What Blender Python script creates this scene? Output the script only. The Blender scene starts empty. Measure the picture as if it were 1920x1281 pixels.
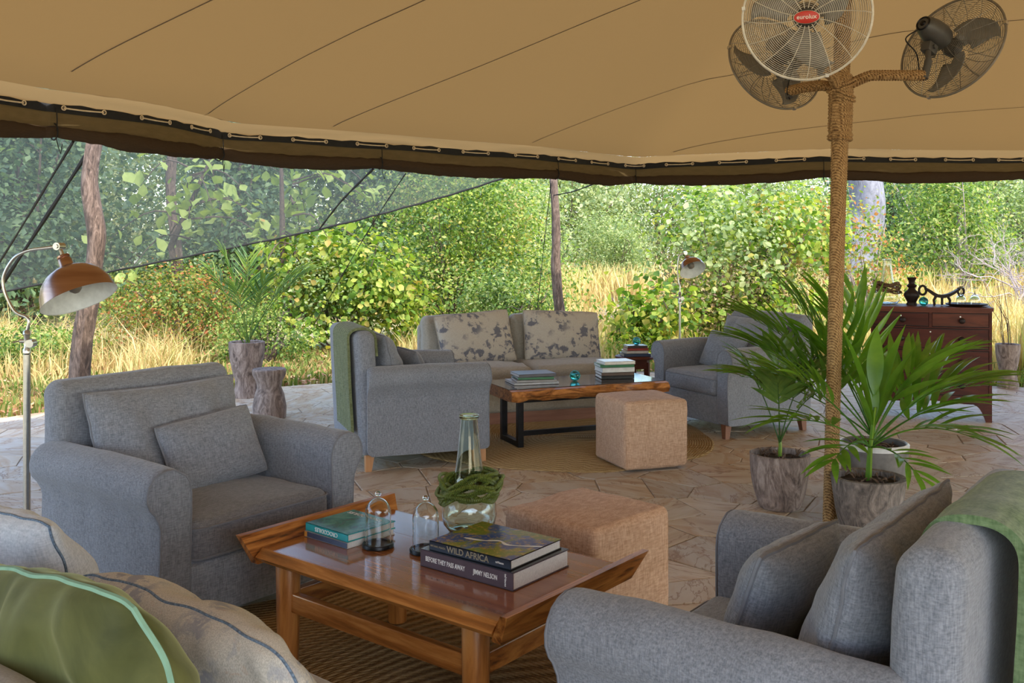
import bpy, bmesh, math, random
import numpy as np
from mathutils import Vector, Matrix, Euler, noise as mn
from mathutils.bvhtree import BVHTree
R = math.radians
PI = math.pi
C = bpy.context.scene.collection
sc = bpy.context.scene

# ---------------------------------------------------------------- camera, sky, sun, exposure
cam = bpy.data.cameras.new('camera'); camo = bpy.data.objects.new('camera', cam); C.objects.link(camo)
cam.sensor_width = 36.0; cam.lens = 36.0*1811/1920; cam.shift_y = -(640.5-462)/1920
camo.location = (0, 0, 1.42); camo.rotation_euler = (R(90), 0, 0); cam.clip_end = 400
sc.camera = camo
sc.view_settings.view_transform = 'Standard'; sc.view_settings.look = 'None'
sc.view_settings.gamma = 1.0; sc.view_settings.use_curve_mapping = False
sc.view_settings.exposure = 0.50
w = bpy.data.worlds.new('sky'); sc.world = w; w.use_nodes = True
nt = w.node_tree; nt.nodes.clear()
so = nt.nodes.new('ShaderNodeOutputWorld'); sb = nt.nodes.new('ShaderNodeBackground')
st = nt.nodes.new('ShaderNodeTexSky'); st.sky_type = 'NISHITA'; st.sun_disc = False
st.sun_elevation = R(52); st.sun_rotation = R(150); st.air_density = 1.0; st.dust_density = 1.6; st.ozone_density = 1.0
sb.inputs['Strength'].default_value = 0.62
nt.links.new(st.outputs[0], sb.inputs[0]); nt.links.new(sb.outputs[0], so.inputs[0])
sl = bpy.data.lights.new('sun', 'SUN'); sl.energy = 4.2; sl.angle = R(1.0); sl.color = (1.0, .93, .80)
suno = bpy.data.objects.new('sun', sl); C.objects.link(suno)
suno.rotation_euler = Vector((.42, -.45, .80)).to_track_quat('Z', 'Y').to_euler()

# ---------------------------------------------------------------- materials
MAT = {}
def new_mat(name):
    m = bpy.data.materials.new(name); m.use_nodes = True
    n = m.node_tree; b = n.nodes['Principled BSDF']; MAT[name] = m
    return m, n, b
def N(n, t, **kw):
    x = n.nodes.new(t)
    for k, v in kw.items(): setattr(x, k, v)
    return x
def coords(n, scale=(1, 1, 1), kind='Object', rnd=False):
    tc = N(n, 'ShaderNodeTexCoord'); mp = N(n, 'ShaderNodeMapping')
    mp.inputs['Scale'].default_value = scale
    n.links.new(tc.outputs[kind], mp.inputs['Vector'])
    if rnd:
        oi = N(n, 'ShaderNodeObjectInfo'); mu = N(n, 'ShaderNodeVectorMath', operation='SCALE')
        mu.inputs[0].default_value = (37, 91, 53); n.links.new(oi.outputs['Random'], mu.inputs['Scale'])
        n.links.new(mu.outputs[0], mp.inputs['Location'])
    return mp.outputs[0]
def ramp(n, fac, stops):
    r = N(n, 'ShaderNodeValToRGB'); e = r.color_ramp.elements
    e[0].position = stops[0][0]; e[0].color = (*stops[0][1], 1)
    e[1].position = stops[-1][0]; e[1].color = (*stops[-1][1], 1)
    for p, c in stops[1:-1]:
        q = e.new(p); q.color = (*c, 1)
    n.links.new(fac, r.inputs[0]); return r.outputs[0]
def noise(n, vec, scale, detail=4, rough=.55, dist=0.0):
    t = N(n, 'ShaderNodeTexNoise'); t.inputs['Scale'].default_value = scale
    t.inputs['Detail'].default_value = detail; t.inputs['Roughness'].default_value = rough
    t.inputs['Distortion'].default_value = dist
    if vec is not None: n.links.new(vec, t.inputs['Vector'])
    return t.outputs['Fac']
def mixc(n, fac, a, b, mode='MIX'):
    x = N(n, 'ShaderNodeMix', data_type='RGBA', blend_type=mode)
    for s, v in ((0, fac), (6, a), (7, b)):
        if isinstance(v, (float, int)): x.inputs[s].default_value = v
        elif isinstance(v, tuple): x.inputs[s].default_value = (*v, 1)
        else: n.links.new(v, x.inputs[s])
    return x.outputs[2]
def bump(n, b, h, strength=.3, dist=.01):
    x = N(n, 'ShaderNodeBump'); x.inputs['Strength'].default_value = strength
    x.inputs['Distance'].default_value = dist
    n.links.new(h, x.inputs['Height']); n.links.new(x.outputs[0], b.inputs['Normal'])
def math_(n, op, a, b=None):
    x = N(n, 'ShaderNodeMath', operation=op)
    for i, v in enumerate((a, b)):
        if v is None: continue
        if isinstance(v, (int, float)): x.inputs[i].default_value = v
        else: n.links.new(v, x.inputs[i])
    return x.outputs[0]
def plain(name, col, rough=.6, metal=0., spec=.5, var=.12, scale=30):
    m, n, b = new_mat(name)
    f = noise(n, coords(n), scale, 4)
    lo = tuple(c*(1-var) for c in col); hi = tuple(min(1, c*(1+var)) for c in col)
    n.links.new(ramp(n, f, [(.3, lo), (.7, hi)]), b.inputs['Base Color'])
    b.inputs['Roughness'].default_value = rough; b.inputs['Metallic'].default_value = metal
    b.inputs['Specular IOR Level'].default_value = spec
    return m
def fabric(name, c1, c2, sc_=260, bmp=.35, blotch=.12, sheen=.25):
    m, n, b = new_mat(name)
    a = noise(n, coords(n, (1, 1, .16)), sc_, 3, .6)
    h = noise(n, coords(n, (.16, .35, 1)), sc_, 3, .6)
    mx = math_(n, 'ADD', a, h); f = math_(n, 'MULTIPLY', mx, .5)
    col = ramp(n, f, [(.36, c1), (.64, c2)])
    big = noise(n, coords(n), 3.2, 4, .6)
    bl = ramp(n, big, [(.3, (1-blotch,)*3), (.7, (1.0, 1.0, 1.0))])
    n.links.new(mixc(n, 1.0, col, bl, 'MULTIPLY'), b.inputs['Base Color'])
    b.inputs['Roughness'].default_value = .92; b.inputs['Specular IOR Level'].default_value = .15
    b.inputs['Sheen Weight'].default_value = sheen
    bump(n, b, f, bmp, .004)
    return m
def wood(name, stops, axis='x', sc_=6., rough=.35, stretch=.08, dist=2.5, bmp=.08, coat=0.):
    m, n, b = new_mat(name)
    s = {'x': (stretch, 1, 1), 'y': (1, stretch, 1), 'z': (1, 1, stretch)}[axis]
    v = coords(n, s, rnd=True)
    f1 = noise(n, v, sc_, 6, .6, dist); f2 = noise(n, v, sc_*9, 4, .7, .4)
    f = math_(n, 'ADD', math_(n, 'MULTIPLY', f1, .75), math_(n, 'MULTIPLY', f2, .25))
    n.links.new(ramp(n, f, stops), b.inputs['Base Color'])
    b.inputs['Roughness'].default_value = rough; b.inputs['Coat Weight'].default_value = coat
    b.inputs['Coat Roughness'].default_value = .12
    bump(n, b, f, bmp, .004)
    return m
fabric('grey_fabric', (.135, .145, .170), (.285, .300, .335))
fabric('grey_fabric_dark', (.105, .108, .120), (.225, .225, .24))
fabric('beige_fabric', (.27, .245, .20), (.40, .365, .31), blotch=.15)
fabric('blue_linen', (.40, .43, .48), (.62, .64, .68), blotch=.15)
fabric('hessian', (.40, .235, .14), (.66, .44, .30), sc_=170, bmp=.6, blotch=.10, sheen=.1)
fabric('green_knit', (.085, .105, .045), (.20, .225, .115), sc_=140, bmp=.6)
fabric('green_mohair', (.085, .14, .060), (.20, .28, .14), sc_=120, bmp=.6, sheen=.2)
plain('mint_piping', (.20, .36, .26), .8); plain('navy_fringe', (.12, .17, .24), .9, scale=200, var=.5)
plain('grey_piping', (.17, .175, .195), .9)
plain('beige_piping', (.30, .265, .21), .9)
# velvet
m, n, b = new_mat('green_velvet')
f = noise(n, coords(n, (1, 1, .4)), 7, 5, .6, .8)
n.links.new(ramp(n, f, [(.3, (.034, .040, .010)), (.7, (.115, .122, .040))]), b.inputs['Base Color'])
b.inputs['Roughness'].default_value = .7; b.inputs['Sheen Weight'].default_value = .55; b.inputs['Sheen Roughness'].default_value = .35
b.inputs['Sheen Tint'].default_value = (.70, .72, .38, 1); b.inputs['Specular IOR Level'].default_value = .2
# printed linen with faint flowers
def printed(name, base1, base2, ink, orange, scl=9):
    m, n, b = new_mat(name)
    a = noise(n, coords(n, (1, 1, .4)), 520, 3); base = ramp(n, a, [(.35, base1), (.65, base2)])
    v = coords(n)
    p = noise(n, v, scl*1.5, 5, .62, .35); q = noise(n, v, scl*.33, 2, .5)
    msk = math_(n, 'MULTIPLY', ramp(n, p, [(.50, (0, 0, 0)), (.57, (1, 1, 1))]), ramp(n, q, [(.40, (0, 0, 0)), (.50, (.9, .9, .9))]))
    c = mixc(n, msk, base, ink)
    p2 = noise(n, v, scl*1.4, 6, .7, 1.0)
    m2 = math_(n, 'MULTIPLY', ramp(n, p2, [(.58, (0, 0, 0)), (.66, (.7, .7, .7))]), ramp(n, q, [(.40, (.7, .7, .7)), (.5, (0, 0, 0))]))
    c = mixc(n, m2, c, orange)
    n.links.new(c, b.inputs['Base Color']); b.inputs['Roughness'].default_value = .93
    b.inputs['Specular IOR Level'].default_value = .1
    bump(n, b, a, .12, .002)
printed('flower_print', (.34, .30, .25), (.47, .43, .37), (.10, .105, .135), (.22, .17, .15), 12)
printed('faded_print', (.38, .36, .32), (.56, .53, .48), (.27, .28, .32), (.45, .29, .20), 19)
# woods
WT = [(.30, (.12, .035, .008)), (.46, (.30, .105, .022)), (.56, (.46, .185, .045)), (.72, (.56, .25, .07))]
wood('table_wood_x', WT, 'x', 7, .22, .10, coat=.5)
wood('table_top_wood', [(.28, (.13, .042, .014)), (.5, (.26, .095, .03)), (.72, (.36, .15, .05))], 'x', 5, .16, .05, 1.5, .02, coat=.6)
wood('table_wood_y', [(.36, (.07, .02, .006)), (.46, (.28, .09, .018)), (.58, (.47, .19, .045)), (.72, (.55, .25, .07))], 'y', 9, .3, .12, 4)
wood('table_wood_z', WT, 'z', 7, .35, .10)
wood('light_leg_wood', [(.3, (.36, .16, .06)), (.7, (.55, .28, .12))], 'z', 14, .5)
wood('brown_leg_wood', [(.3, (.15, .06, .03)), (.7, (.26, .11, .055))], 'z', 14, .5)
wood('mahogany', [(.3, (.030, .008, .006)), (.5, (.070, .017, .010)), (.7, (.115, .029, .016))], 'x', 9, .55, .08)
wood('mahogany_light', [(.3, (.065, .019, .010)), (.5, (.12, .034, .017)), (.7, (.17, .05, .024))], 'x', 9, .5, .08)
for _n in ('mahogany', 'mahogany_light', 'bark', 'weathered_wood'):
    if _n in MAT: MAT[_n].node_tree.nodes['Principled BSDF'].inputs['Specular IOR Level'].default_value = .2
wood('live_edge', [(.33, (.045, .018, .008)), (.45, (.24, .085, .022)), (.56, (.44, .18, .05)), (.75, (.55, .26, .08))], 'x', 10, .35, .25, 4, .5)
wood('dark_slab_top', [(.3, (.025, .014, .012)), (.7, (.07, .035, .026))], 'x', 6, .14, .1, coat=.6)
wood('plinth_wood', [(.3, (.17, .065, .035)), (.7, (.34, .15, .085))], 'x', 8, .5)
wood('weathered_wood', [(.34, (.065, .045, .036)), (.48, (.20, .145, .12)), (.62, (.36, .28, .235)), (.78, (.48, .41, .36))], 'z', 11, .8, .35, 3, .9)
wood('weathered_wood_grey', [(.34, (.05, .042, .036)), (.48, (.155, .125, .105)), (.62, (.27, .22, .185)), (.78, (.40, .35, .30))], 'z', 13, .85, .35, 3, 1.)
wood('bark', [(.36, (.030, .020, .014)), (.48, (.10, .066, .048)), (.58, (.17, .118, .088)), (.7, (.30, .22, .17))], 'z', 24, .9, .22, 2, 1.)
wood('bark_grey', [(.3, (.07, .07, .08)), (.5, (.15, .15, .17)), (.7, (.26, .26, .28))], 'z', 7, .9, .3, 2, .8)
plain('dark_carved_wood', (.020, .011, .009), .5, var=.4, spec=.3)
plain('twig_dark', (.10, .07, .055), .9, var=.4); plain('twig_pale', (.34, .28, .26), .9, var=.2)
plain('black_steel', (.012, .012, .014), .35, .6, var=.3)
plain('brushed_nickel', (.55, .53, .47), .28, 1., var=.08, scale=60)
m, n, b = new_mat('copper')
f = noise(n, coords(n, (.3, .3, 3)), 9, 4); n.links.new(ramp(n, f, [(.3, (.33, .185, .135)), (.7, (.50, .33, .25))]), b.inputs['Base Color'])
b.inputs['Metallic'].default_value = 1; b.inputs['Roughness'].default_value = .27
plain('shade_inside', (.66, .68, .64), .5); plain('fan_grey', (.085, .083, .078), .45, .3, var=.1)
plain('fan_blade_grey', (.22, .21, .185), .4); plain('wire_white', (.72, .68, .58), .45, .2)
plain('wire_grey', (.20, .175, .14), .5, .3); plain('badge_red', (.62, .045, .03), .4); plain('badge_white', (.85, .82, .75), .5)
plain('steel_bright', (.55, .52, .46), .35, .9)
plain('cord_pale', (.62, .50, .33), .85); plain('black_web', (.010, .010, .010), .85, var=.3); plain('cord_black', (.012, .011, .010), .9)
plain('soil', (.045, .028, .020), 1., var=.6, scale=40); plain('dead_leaf', (.13, .075, .045), .9, var=.5)
plain('glaze_grey', (.16, .145, .13), .35, var=.4, scale=12); plain('glaze_white', (.62, .60, .56), .35, var=.1)
plain('paper', (.68, .66, .62), .8, var=.1, scale=200); plain('teal_cover', (.02, .34, .36), .3, var=.15)
plain('white_cover', (.62, .62, .60), .4); plain('aubergine_cover', (.085, .055, .070), .55); plain('black_cover', (.008, .008, .010), .2)
plain('text_white', (.80, .79, .76), .6); plain('text_gold', (.30, .25, .17), .5); plain('text_dark', (.05, .05, .05), .6)
for nm, c in (('green', (.03, .17, .07)), ('grey', (.28, .27, .26)), ('navy', (.05, .07, .12)), ('silver', (.42, .42, .43)), ('red', (.38, .07, .05)),
              ('slate', (.10, .10, .115)), ('brown', (.10, .065, .05)), ('cream', (.66, .63, .56)), ('orange', (.62, .28, .05))):
    plain('book_'+nm, c, .3)
# croc cover / aerial cover
m, n, b = new_mat('river_cover')
v = coords(n)
f = noise(n, v, 9, 5, .6, 1.2); c = ramp(n, f, [(.36, (.01, .10, .09)), (.5, (.03, .19, .15)), (.66, (.09, .30, .24))])
n.links.new(c, b.inputs['Base Color']); b.inputs['Roughness'].default_value = .2
m, n, b = new_mat('aerial_cover')
f = noise(n, v := coords(n), 7, 3, .5, .6); g = noise(n, v, 60, 4, .7)
c = ramp(n, f, [(.40, (.02, .05, .24)), (.49, (.07, .10, .22)), (.53, (.16, .18, .03)), (.7, (.12, .19, .02))])
c = mixc(n, ramp(n, g, [(.52, (0, 0, 0)), (.62, (.8, .8, .8))]), c, (.40, .26, .06))
n.links.new(c, b.inputs['Base Color']); b.inputs['Roughness'].default_value = .15
# rope, braid
m, n, b = new_mat('sisal_rope')
tc = N(n, 'ShaderNodeTexCoord'); wv = N(n, 'ShaderNodeTexWave', wave_type='BANDS', bands_direction='DIAGONAL')
wv.inputs['Scale'].default_value = 42; wv.inputs['Distortion'].default_value = 3; wv.inputs['Detail Scale'].default_value = 3
n.links.new(tc.outputs['Object'], wv.inputs['Vector'])
f = math_(n, 'ADD', math_(n, 'MULTIPLY', wv.outputs['Fac'], .45), math_(n, 'MULTIPLY', noise(n, tc.outputs['Object'], 90, 4, .7), .6))
n.links.new(ramp(n, f, [(.25, (.12, .06, .02)), (.55, (.36, .21, .08)), (.85, (.56, .36, .16))]), b.inputs['Base Color'])
b.inputs['Roughness'].default_value = .95; bump(n, b, f, .7, .006)
def braid(name, c1, c2, c3, ring):
    m, n, b = new_mat(name)
    tc = N(n, 'ShaderNodeTexCoord'); sp = N(n, 'ShaderNodeSeparateXYZ'); n.links.new(tc.outputs['Object'], sp.inputs[0])
    r = math_(n, 'SQRT', math_(n, 'ADD', math_(n, 'MULTIPLY', sp.outputs[0], sp.outputs[0]), math_(n, 'MULTIPLY', sp.outputs[1], sp.outputs[1])))
    a = math_(n, 'ARCTAN2', sp.outputs[1], sp.outputs[0])
    rr = math_(n, 'MULTIPLY', r, 1/ring); rf = math_(n, 'FLOOR', rr)
    tri = math_(n, 'PINGPONG', rr, .5)
    al = math_(n, 'MULTIPLY', math_(n, 'MULTIPLY', a, rf), 1.15)
    s = math_(n, 'SINE', math_(n, 'ADD', al, math_(n, 'MULTIPLY', tri, 9.0)))
    s = math_(n, 'ADD', math_(n, 'MULTIPLY', s, .22), .5)
    f = math_(n, 'ADD', math_(n, 'MULTIPLY', s, .6), math_(n, 'MULTIPLY', noise(n, tc.outputs['Object'], 70, 4, .7), .45))
    n.links.new(ramp(n, f, [(.28, c1), (.52, c2), (.78, c3)]), b.inputs['Base Color'])
    b.inputs['Roughness'].default_value = .95; b.inputs['Specular IOR Level'].default_value = .15
    bump(n, b, f, 1.0, .012)
braid('braid_near', (.09, .045, .018), (.32, .19, .08), (.52, .36, .18), .016)
braid('braid_far', (.24, .15, .06), (.35, .235, .11), (.44, .31, .16), .017)
# stone
m, n, b = new_mat('flagstone')
v = coords(n, (1, 1, 1), rnd=True)
oi = N(n, 'ShaderNodeObjectInfo')
vr = N(n, 'ShaderNodeVectorRotate', rotation_type='Z_AXIS'); n.links.new(v, vr.inputs['Vector'])
n.links.new(math_(n, 'MULTIPLY', oi.outputs['Random'], 6.28), vr.inputs['Angle'])
mp = N(n, 'ShaderNodeMapping'); mp.inputs['Scale'].default_value = (.55, 1.3, 1); n.links.new(vr.outputs[0], mp.inputs['Vector'])
f = noise(n, mp.outputs[0], 2.3, 5, .52, 1.0)
c1 = ramp(n, f, [(.30, (.36, .24, .15)), (.40, (.50, .41, .30)), (.50, (.56, .50, .41)), (.57, (.46, .33, .21)), (.64, (.54, .47, .38)), (.75, (.56, .53, .48))])
tint = ramp(n, math_(n, 'FRACT', math_(n, 'MULTIPLY', oi.outputs['Random'], 7.3)), [(0, (.72, .72, .74)), (.3, (1.0, .96, .92)), (.6, (.9, .82, .74)), (.8, (1.06, 1.04, 1.0)), (1, (.82, .8, .8))])
c = mixc(n, 1., c1, tint, 'MULTIPLY')
vein = noise(n, mp.outputs[0], 1.6, 5, .6, 2.5)
vm = ramp(n, math_(n, 'ABSOLUTE', math_(n, 'SUBTRACT', vein, .5)), [(0, (.75, .75, .75)), (.016, (0, 0, 0))])
c = mixc(n, vm, c, (.22, .11, .05))
n.links.new(c, b.inputs['Base Color']); b.inputs['Roughness'].default_value = .55
bump(n, b, noise(n, v, 14, 6, .6), .25, .01)
plain('mortar', (.25, .20, .15), .95, var=.25, scale=20)
# canvas
def thin(name, base, trans, fac, scale=500, streak=(1, 1, 1), alpha=None):
    m, n, b = new_mat(name); n.nodes.remove(b)
    out = [x for x in n.nodes if x.type == 'OUTPUT_MATERIAL'][0]
    d = N(n, 'ShaderNodeBsdfDiffuse'); t = N(n, 'ShaderNodeBsdfTranslucent'); mx = N(n, 'ShaderNodeMixShader')
    f = noise(n, coords(n, streak), scale, 3)
    n.links.new(ramp(n, f, [(.3, tuple(c*.86 for c in base)), (.7, base)]), d.inputs[0])
    n.links.new(ramp(n, f, [(.3, tuple(c*.86 for c in trans)), (.7, trans)]), t.inputs[0])
    mx.inputs[0].default_value = fac; n.links.new(d.outputs[0], mx.inputs[1]); n.links.new(t.outputs[0], mx.inputs[2])
    last = mx.outputs[0]
    if alpha is not None:
        tr = N(n, 'ShaderNodeBsdfTransparent'); m2 = N(n, 'ShaderNodeMixShader'); m2.inputs[0].default_value = alpha
        if isinstance(alpha, tuple): pass
        n.links.new(tr.outputs[0], m2.inputs[1]); n.links.new(last, m2.inputs[2]); last = m2.outputs[0]
    n.links.new(last, out.inputs[0]); return m
thin('tent_canvas', (.34, .20, .072), (.24, .14, .048), .32, 900)
thin('hem_canvas', (.43, .265, .11), (.38, .235, .09), .32, 900)
thin('curtain_gauze', (.085, .058, .038), (.20, .14, .08), .30, 30, (1, 1, 6))
thin('curtain_upper', (.20, .145, .075), (.38, .27, .13), .45, 10, (1, 1, 4))
thin('shade_net', (.12, .13, .125), (.15, .16, .15), .4, 80, (1, 1, 1), .50)
plain('seam_thread', (.20, .125, .06), .9)
# glass
def glass(name, col, tint=.0):
    m, n, b = new_mat(name)
    b.inputs['Base Color'].default_value = (*col, 1); b.inputs['Transmission Weight'].default_value = 1
    b.inputs['Roughness'].default_value = .02; b.inputs['IOR'].default_value = 1.45
glass('clear_glass', (.96, .98, .97)); glass('aqua_glass', (.86, .975, .94)); glass('teal_glass', (.10, .55, .50))
# leaves
def leafmat(name, stops, trans=.45, rough=.5, big=1.2, spec=.3):
    m, n, b = new_mat(name)
    out = [x for x in n.nodes if x.type == 'OUTPUT_MATERIAL'][0]
    g = N(n, 'ShaderNodeNewGeometry')
    f = math_(n, 'ADD', math_(n, 'MULTIPLY', g.outputs['Random Per Island'], .55), math_(n, 'MULTIPLY', noise(n, coords(n, rnd=True), big, 3, .6), .62))
    c = ramp(n, f, stops)
    n.links.new(c, b.inputs['Base Color']); b.inputs['Roughness'].default_value = rough; b.inputs['Specular IOR Level'].default_value = spec
    t = N(n, 'ShaderNodeBsdfTranslucent'); n.links.new(mixc(n, 1., c, (1.2, 1.25, .5), 'MULTIPLY'), t.inputs[0])
    mx = N(n, 'ShaderNodeMixShader'); mx.inputs[0].default_value = trans
    n.links.new(b.outputs[0], mx.inputs[1]); n.links.new(t.outputs[0], mx.inputs[2]); n.links.new(mx.outputs[0], out.inputs[0])
leafmat('leaf_bright', [(.25, (.045, .10, .018)), (.45, (.13, .24, .03)), (.62, (.28, .38, .05)), (.76, (.42, .45, .09)), (.9, (.50, .33, .11))])
leafmat('leaf_mid', [(.25, (.035, .08, .025)), (.45, (.10, .19, .04)), (.65, (.23, .33, .07)), (.8, (.38, .42, .12)), (.93, (.46, .34, .15))])
leafmat('leaf_red', [(.25, (.06, .12, .03)), (.48, (.18, .26, .05)), (.66, (.36, .38, .09)), (.76, (.48, .20, .08)), (.92, (.50, .15, .08))])
leafmat('leaf_dusty', [(.25, (.11, .17, .07)), (.5, (.22, .30, .11)), (.75, (.38, .44, .19)), (.9, (.50, .50, .28))])
leafmat('leaf_far', [(.2, (.16, .22, .12)), (.5, (.28, .35, .18)), (.8, (.45, .48, .24))], big=.5)
leafmat('leaf_dark', [(.2, (.05, .10, .06)), (.5, (.11, .18, .10)), (.8, (.20, .28, .13))], big=.5)
leafmat('leaf_purple', [(.2, (.16, .10, .085)), (.5, (.28, .18, .14)), (.8, (.40, .34, .16))], big=2)
leafmat('leaf_vine', [(.2, (.20, .28, .07)), (.5, (.36, .45, .13)), (.8, (.52, .58, .22))], .4)
leafmat('leaf_palm', [(.25, (.035, .12, .018)), (.5, (.085, .22, .022)), (.75, (.18, .34, .03)), (.95, (.30, .40, .04))], .35, .28, 3, .5)
leafmat('leaf_palm_dark', [(.25, (.03, .085, .025)), (.5, (.08, .17, .035)), (.8, (.20, .29, .05))], .35, .3, 3, .5)
leafmat('grass_dry', [(.25, (.40, .27, .12)), (.5, (.58, .42, .19)), (.75, (.70, .58, .28)), (.9, (.42, .45, .12))], .3, .8, .4, .1)
leafmat('grass_green', [(.25, (.08, .14, .03)), (.45, (.18, .25, .06)), (.65, (.36, .34, .12)), (.85, (.42, .24, .12))], .3, .8, .8, .1)
m, n, b = new_mat('ground_soil')
v = coords(n)
c = ramp(n, noise(n, v, .5, 6, .65), [(.32, (.15, .17, .06)), (.46, (.32, .27, .14)), (.6, (.44, .35, .20)), (.75, (.50, .42, .27))])
n.links.new(c, b.inputs['Base Color']); b.inputs['Roughness'].default_value = 1; bump(n, b, noise(n, v, 12, 5), .8, .05)

# ---------------------------------------------------------------- mesh helpers
class MB:
    def __init__(s): s.v = []; s.f = []
    def add(s, verts, faces, M=None):
        o = len(s.v)
        s.v += [tuple(M @ Vector(p)) if M is not None else tuple(p) for p in verts]
        s.f += [tuple(i+o for i in f) for f in faces]
        return s
    def box(s, c, size, M=None, bev=0.):
        sx, sy, sz = (q/2 for q in size); b = min(bev, sx*.95, sy*.95, sz*.95)
        if b <= 0:
            vs = [(c[0]+x*sx, c[1]+y*sy, c[2]+z*sz) for z in (-1, 1) for y in (-1, 1) for x in (-1, 1)]
            return s.add(vs, [(0, 2, 3, 1), (4, 5, 7, 6), (0, 1, 5, 4), (2, 6, 7, 3), (0, 4, 6, 2), (1, 3, 7, 5)], M)
        bm = bmesh.new(); bmesh.ops.create_cube(bm, size=1)
        for v in bm.verts: v.co = Vector((v.co.x*2*sx, v.co.y*2*sy, v.co.z*2*sz))
        bmesh.ops.bevel(bm, geom=bm.edges[:], offset=b, segments=2, profile=.6, affect='EDGES')
        bm.verts.index_update()
        vs = [v.co+Vector(c) for v in bm.verts]; fs = [[v.index for v in f.verts] for f in bm.faces]; bm.free()
        return s.add(vs, fs, M)
    def tube(s, pts, r, n=8, cap=True, M=None):
        pts = [Vector(p) for p in pts]; k = len(pts)
        rr = list(r) if hasattr(r, '__len__') else [r]*k
        vs = []; up = None
        for i, p in enumerate(pts):
            d = (pts[min(i+1, k-1)]-pts[max(i-1, 0)])
            if d.length < 1e-9: d = Vector((0, 0, 1))
            d.normalize()
            if up is None:
                up = Vector((0, 0, 1)) if abs(d.z) < .9 else Vector((1, 0, 0))
            x = up.cross(d)
            if x.length < 1e-6: x = Vector((1, 0, 0)).cross(d)
            x.normalize(); y = d.cross(x); up = y
            for j in range(n):
                a = 2*PI*j/n; vs.append(p+x*math.cos(a)*rr[i]+y*math.sin(a)*rr[i])
        fs = [(i*n+j, i*n+(j+1) % n, (i+1)*n+(j+1) % n, (i+1)*n+j) for i in range(k-1) for j in range(n)]
        if cap: fs += [tuple(range(n-1, -1, -1)), tuple((k-1)*n+j for j in range(n))]
        return s.add(vs, fs, M)
    def lathe(s, prof, n=32, M=None, fn=None, cap=True):
        vs = []
        for i, (r, z) in enumerate(prof):
            for j in range(n):
                a = 2*PI*j/n; q = r*(fn(a, z) if fn else 1)
                vs.append((q*math.cos(a), q*math.sin(a), z))
        k = len(prof)
        fs = [(i*n+j, i*n+(j+1) % n, (i+1)*n+(j+1) % n, (i+1)*n+j) for i in range(k-1) for j in range(n)]
        if cap:
            if prof[0][0] > 1e-5: fs.append(tuple(range(n-1, -1, -1)))
            if prof[-1][0] > 1e-5: fs.append(tuple((k-1)*n+j for j in range(n)))
        return s.add(vs, fs, M)
    def grid(s, fn, nu, nv, M=None):
        vs = [fn(i/(nu-1), j/(nv-1)) for j in range(nv) for i in range(nu)]
        fs = [(j*nu+i, j*nu+i+1, (j+1)*nu+i+1, (j+1)*nu+i) for j in range(nv-1) for i in range(nu-1)]
        return s.add(vs, fs, M)
    def mesh(s, name, mat, smooth=True, merge=0.):
        me = bpy.data.meshes.new(name); me.from_pydata([tuple(v) for v in s.v], [], s.f)
        if merge:
            bm = bmesh.new(); bm.from_mesh(me); bmesh.ops.remove_doubles(bm, verts=bm.verts, dist=merge)
            bmesh.ops.recalc_face_normals(bm, faces=bm.faces); bm.to_mesh(me); bm.free()
        me.materials.append(MAT[mat] if isinstance(mat, str) else mat)
        if smooth:
            me.polygons.foreach_set('use_smooth', [True]*len(me.polygons))
            try: me.set_sharp_from_angle(angle=R(42))
            except Exception: pass
        me.update(); return me
    def build(s, name, mat, parent=None, smooth=True, merge=0., loc=None, rot=None):
        return link(name, s.mesh(name, mat, smooth, merge), parent, loc, rot)
def link(name, me, parent=None, loc=None, rot=None):
    o = bpy.data.objects.new(name, me); C.objects.link(o)
    if parent is not None: o.parent = parent
    if loc is not None: o.location = loc
    if rot is not None: o.rotation_euler = rot
    return o
def tag(o, label=None, cat=None, group=None, kind=None):
    for k, v in (('label', label), ('category', cat), ('group', group), ('kind', kind)):
        if v: o[k] = v
    return o
def thing(name, label, cat, loc=(0, 0, 0), rz=0, group=None):
    o = bpy.data.objects.new(name, None); C.objects.link(o); o.location = loc; o.rotation_euler = (0, 0, rz); o.empty_display_size = .1
    return tag(o, label, cat, group)
def copy_tree(o, parent=None):
    c = o.copy(); C.objects.link(c); c.parent = parent
    for ch in o.children:
        copy_tree(ch, c)
    return c
def npmesh(name, verts, faces, mat, smooth=False):
    me = bpy.data.meshes.new(name); verts = np.asarray(verts, np.float32); faces = np.asarray(faces, np.int32)
    me.vertices.add(len(verts)); me.vertices.foreach_set('co', verts.ravel())
    k = faces.shape[1]; me.loops.add(faces.size); me.loops.foreach_set('vertex_index', faces.ravel())
    me.polygons.add(len(faces)); me.polygons.foreach_set('loop_start', np.arange(0, faces.size, k, dtype=np.int32))
    me.update(calc_edges=True); me.validate()
    me.materials.append(MAT[mat])
    if smooth: me.polygons.foreach_set('use_smooth', [True]*len(me.polygons))
    return me
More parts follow.
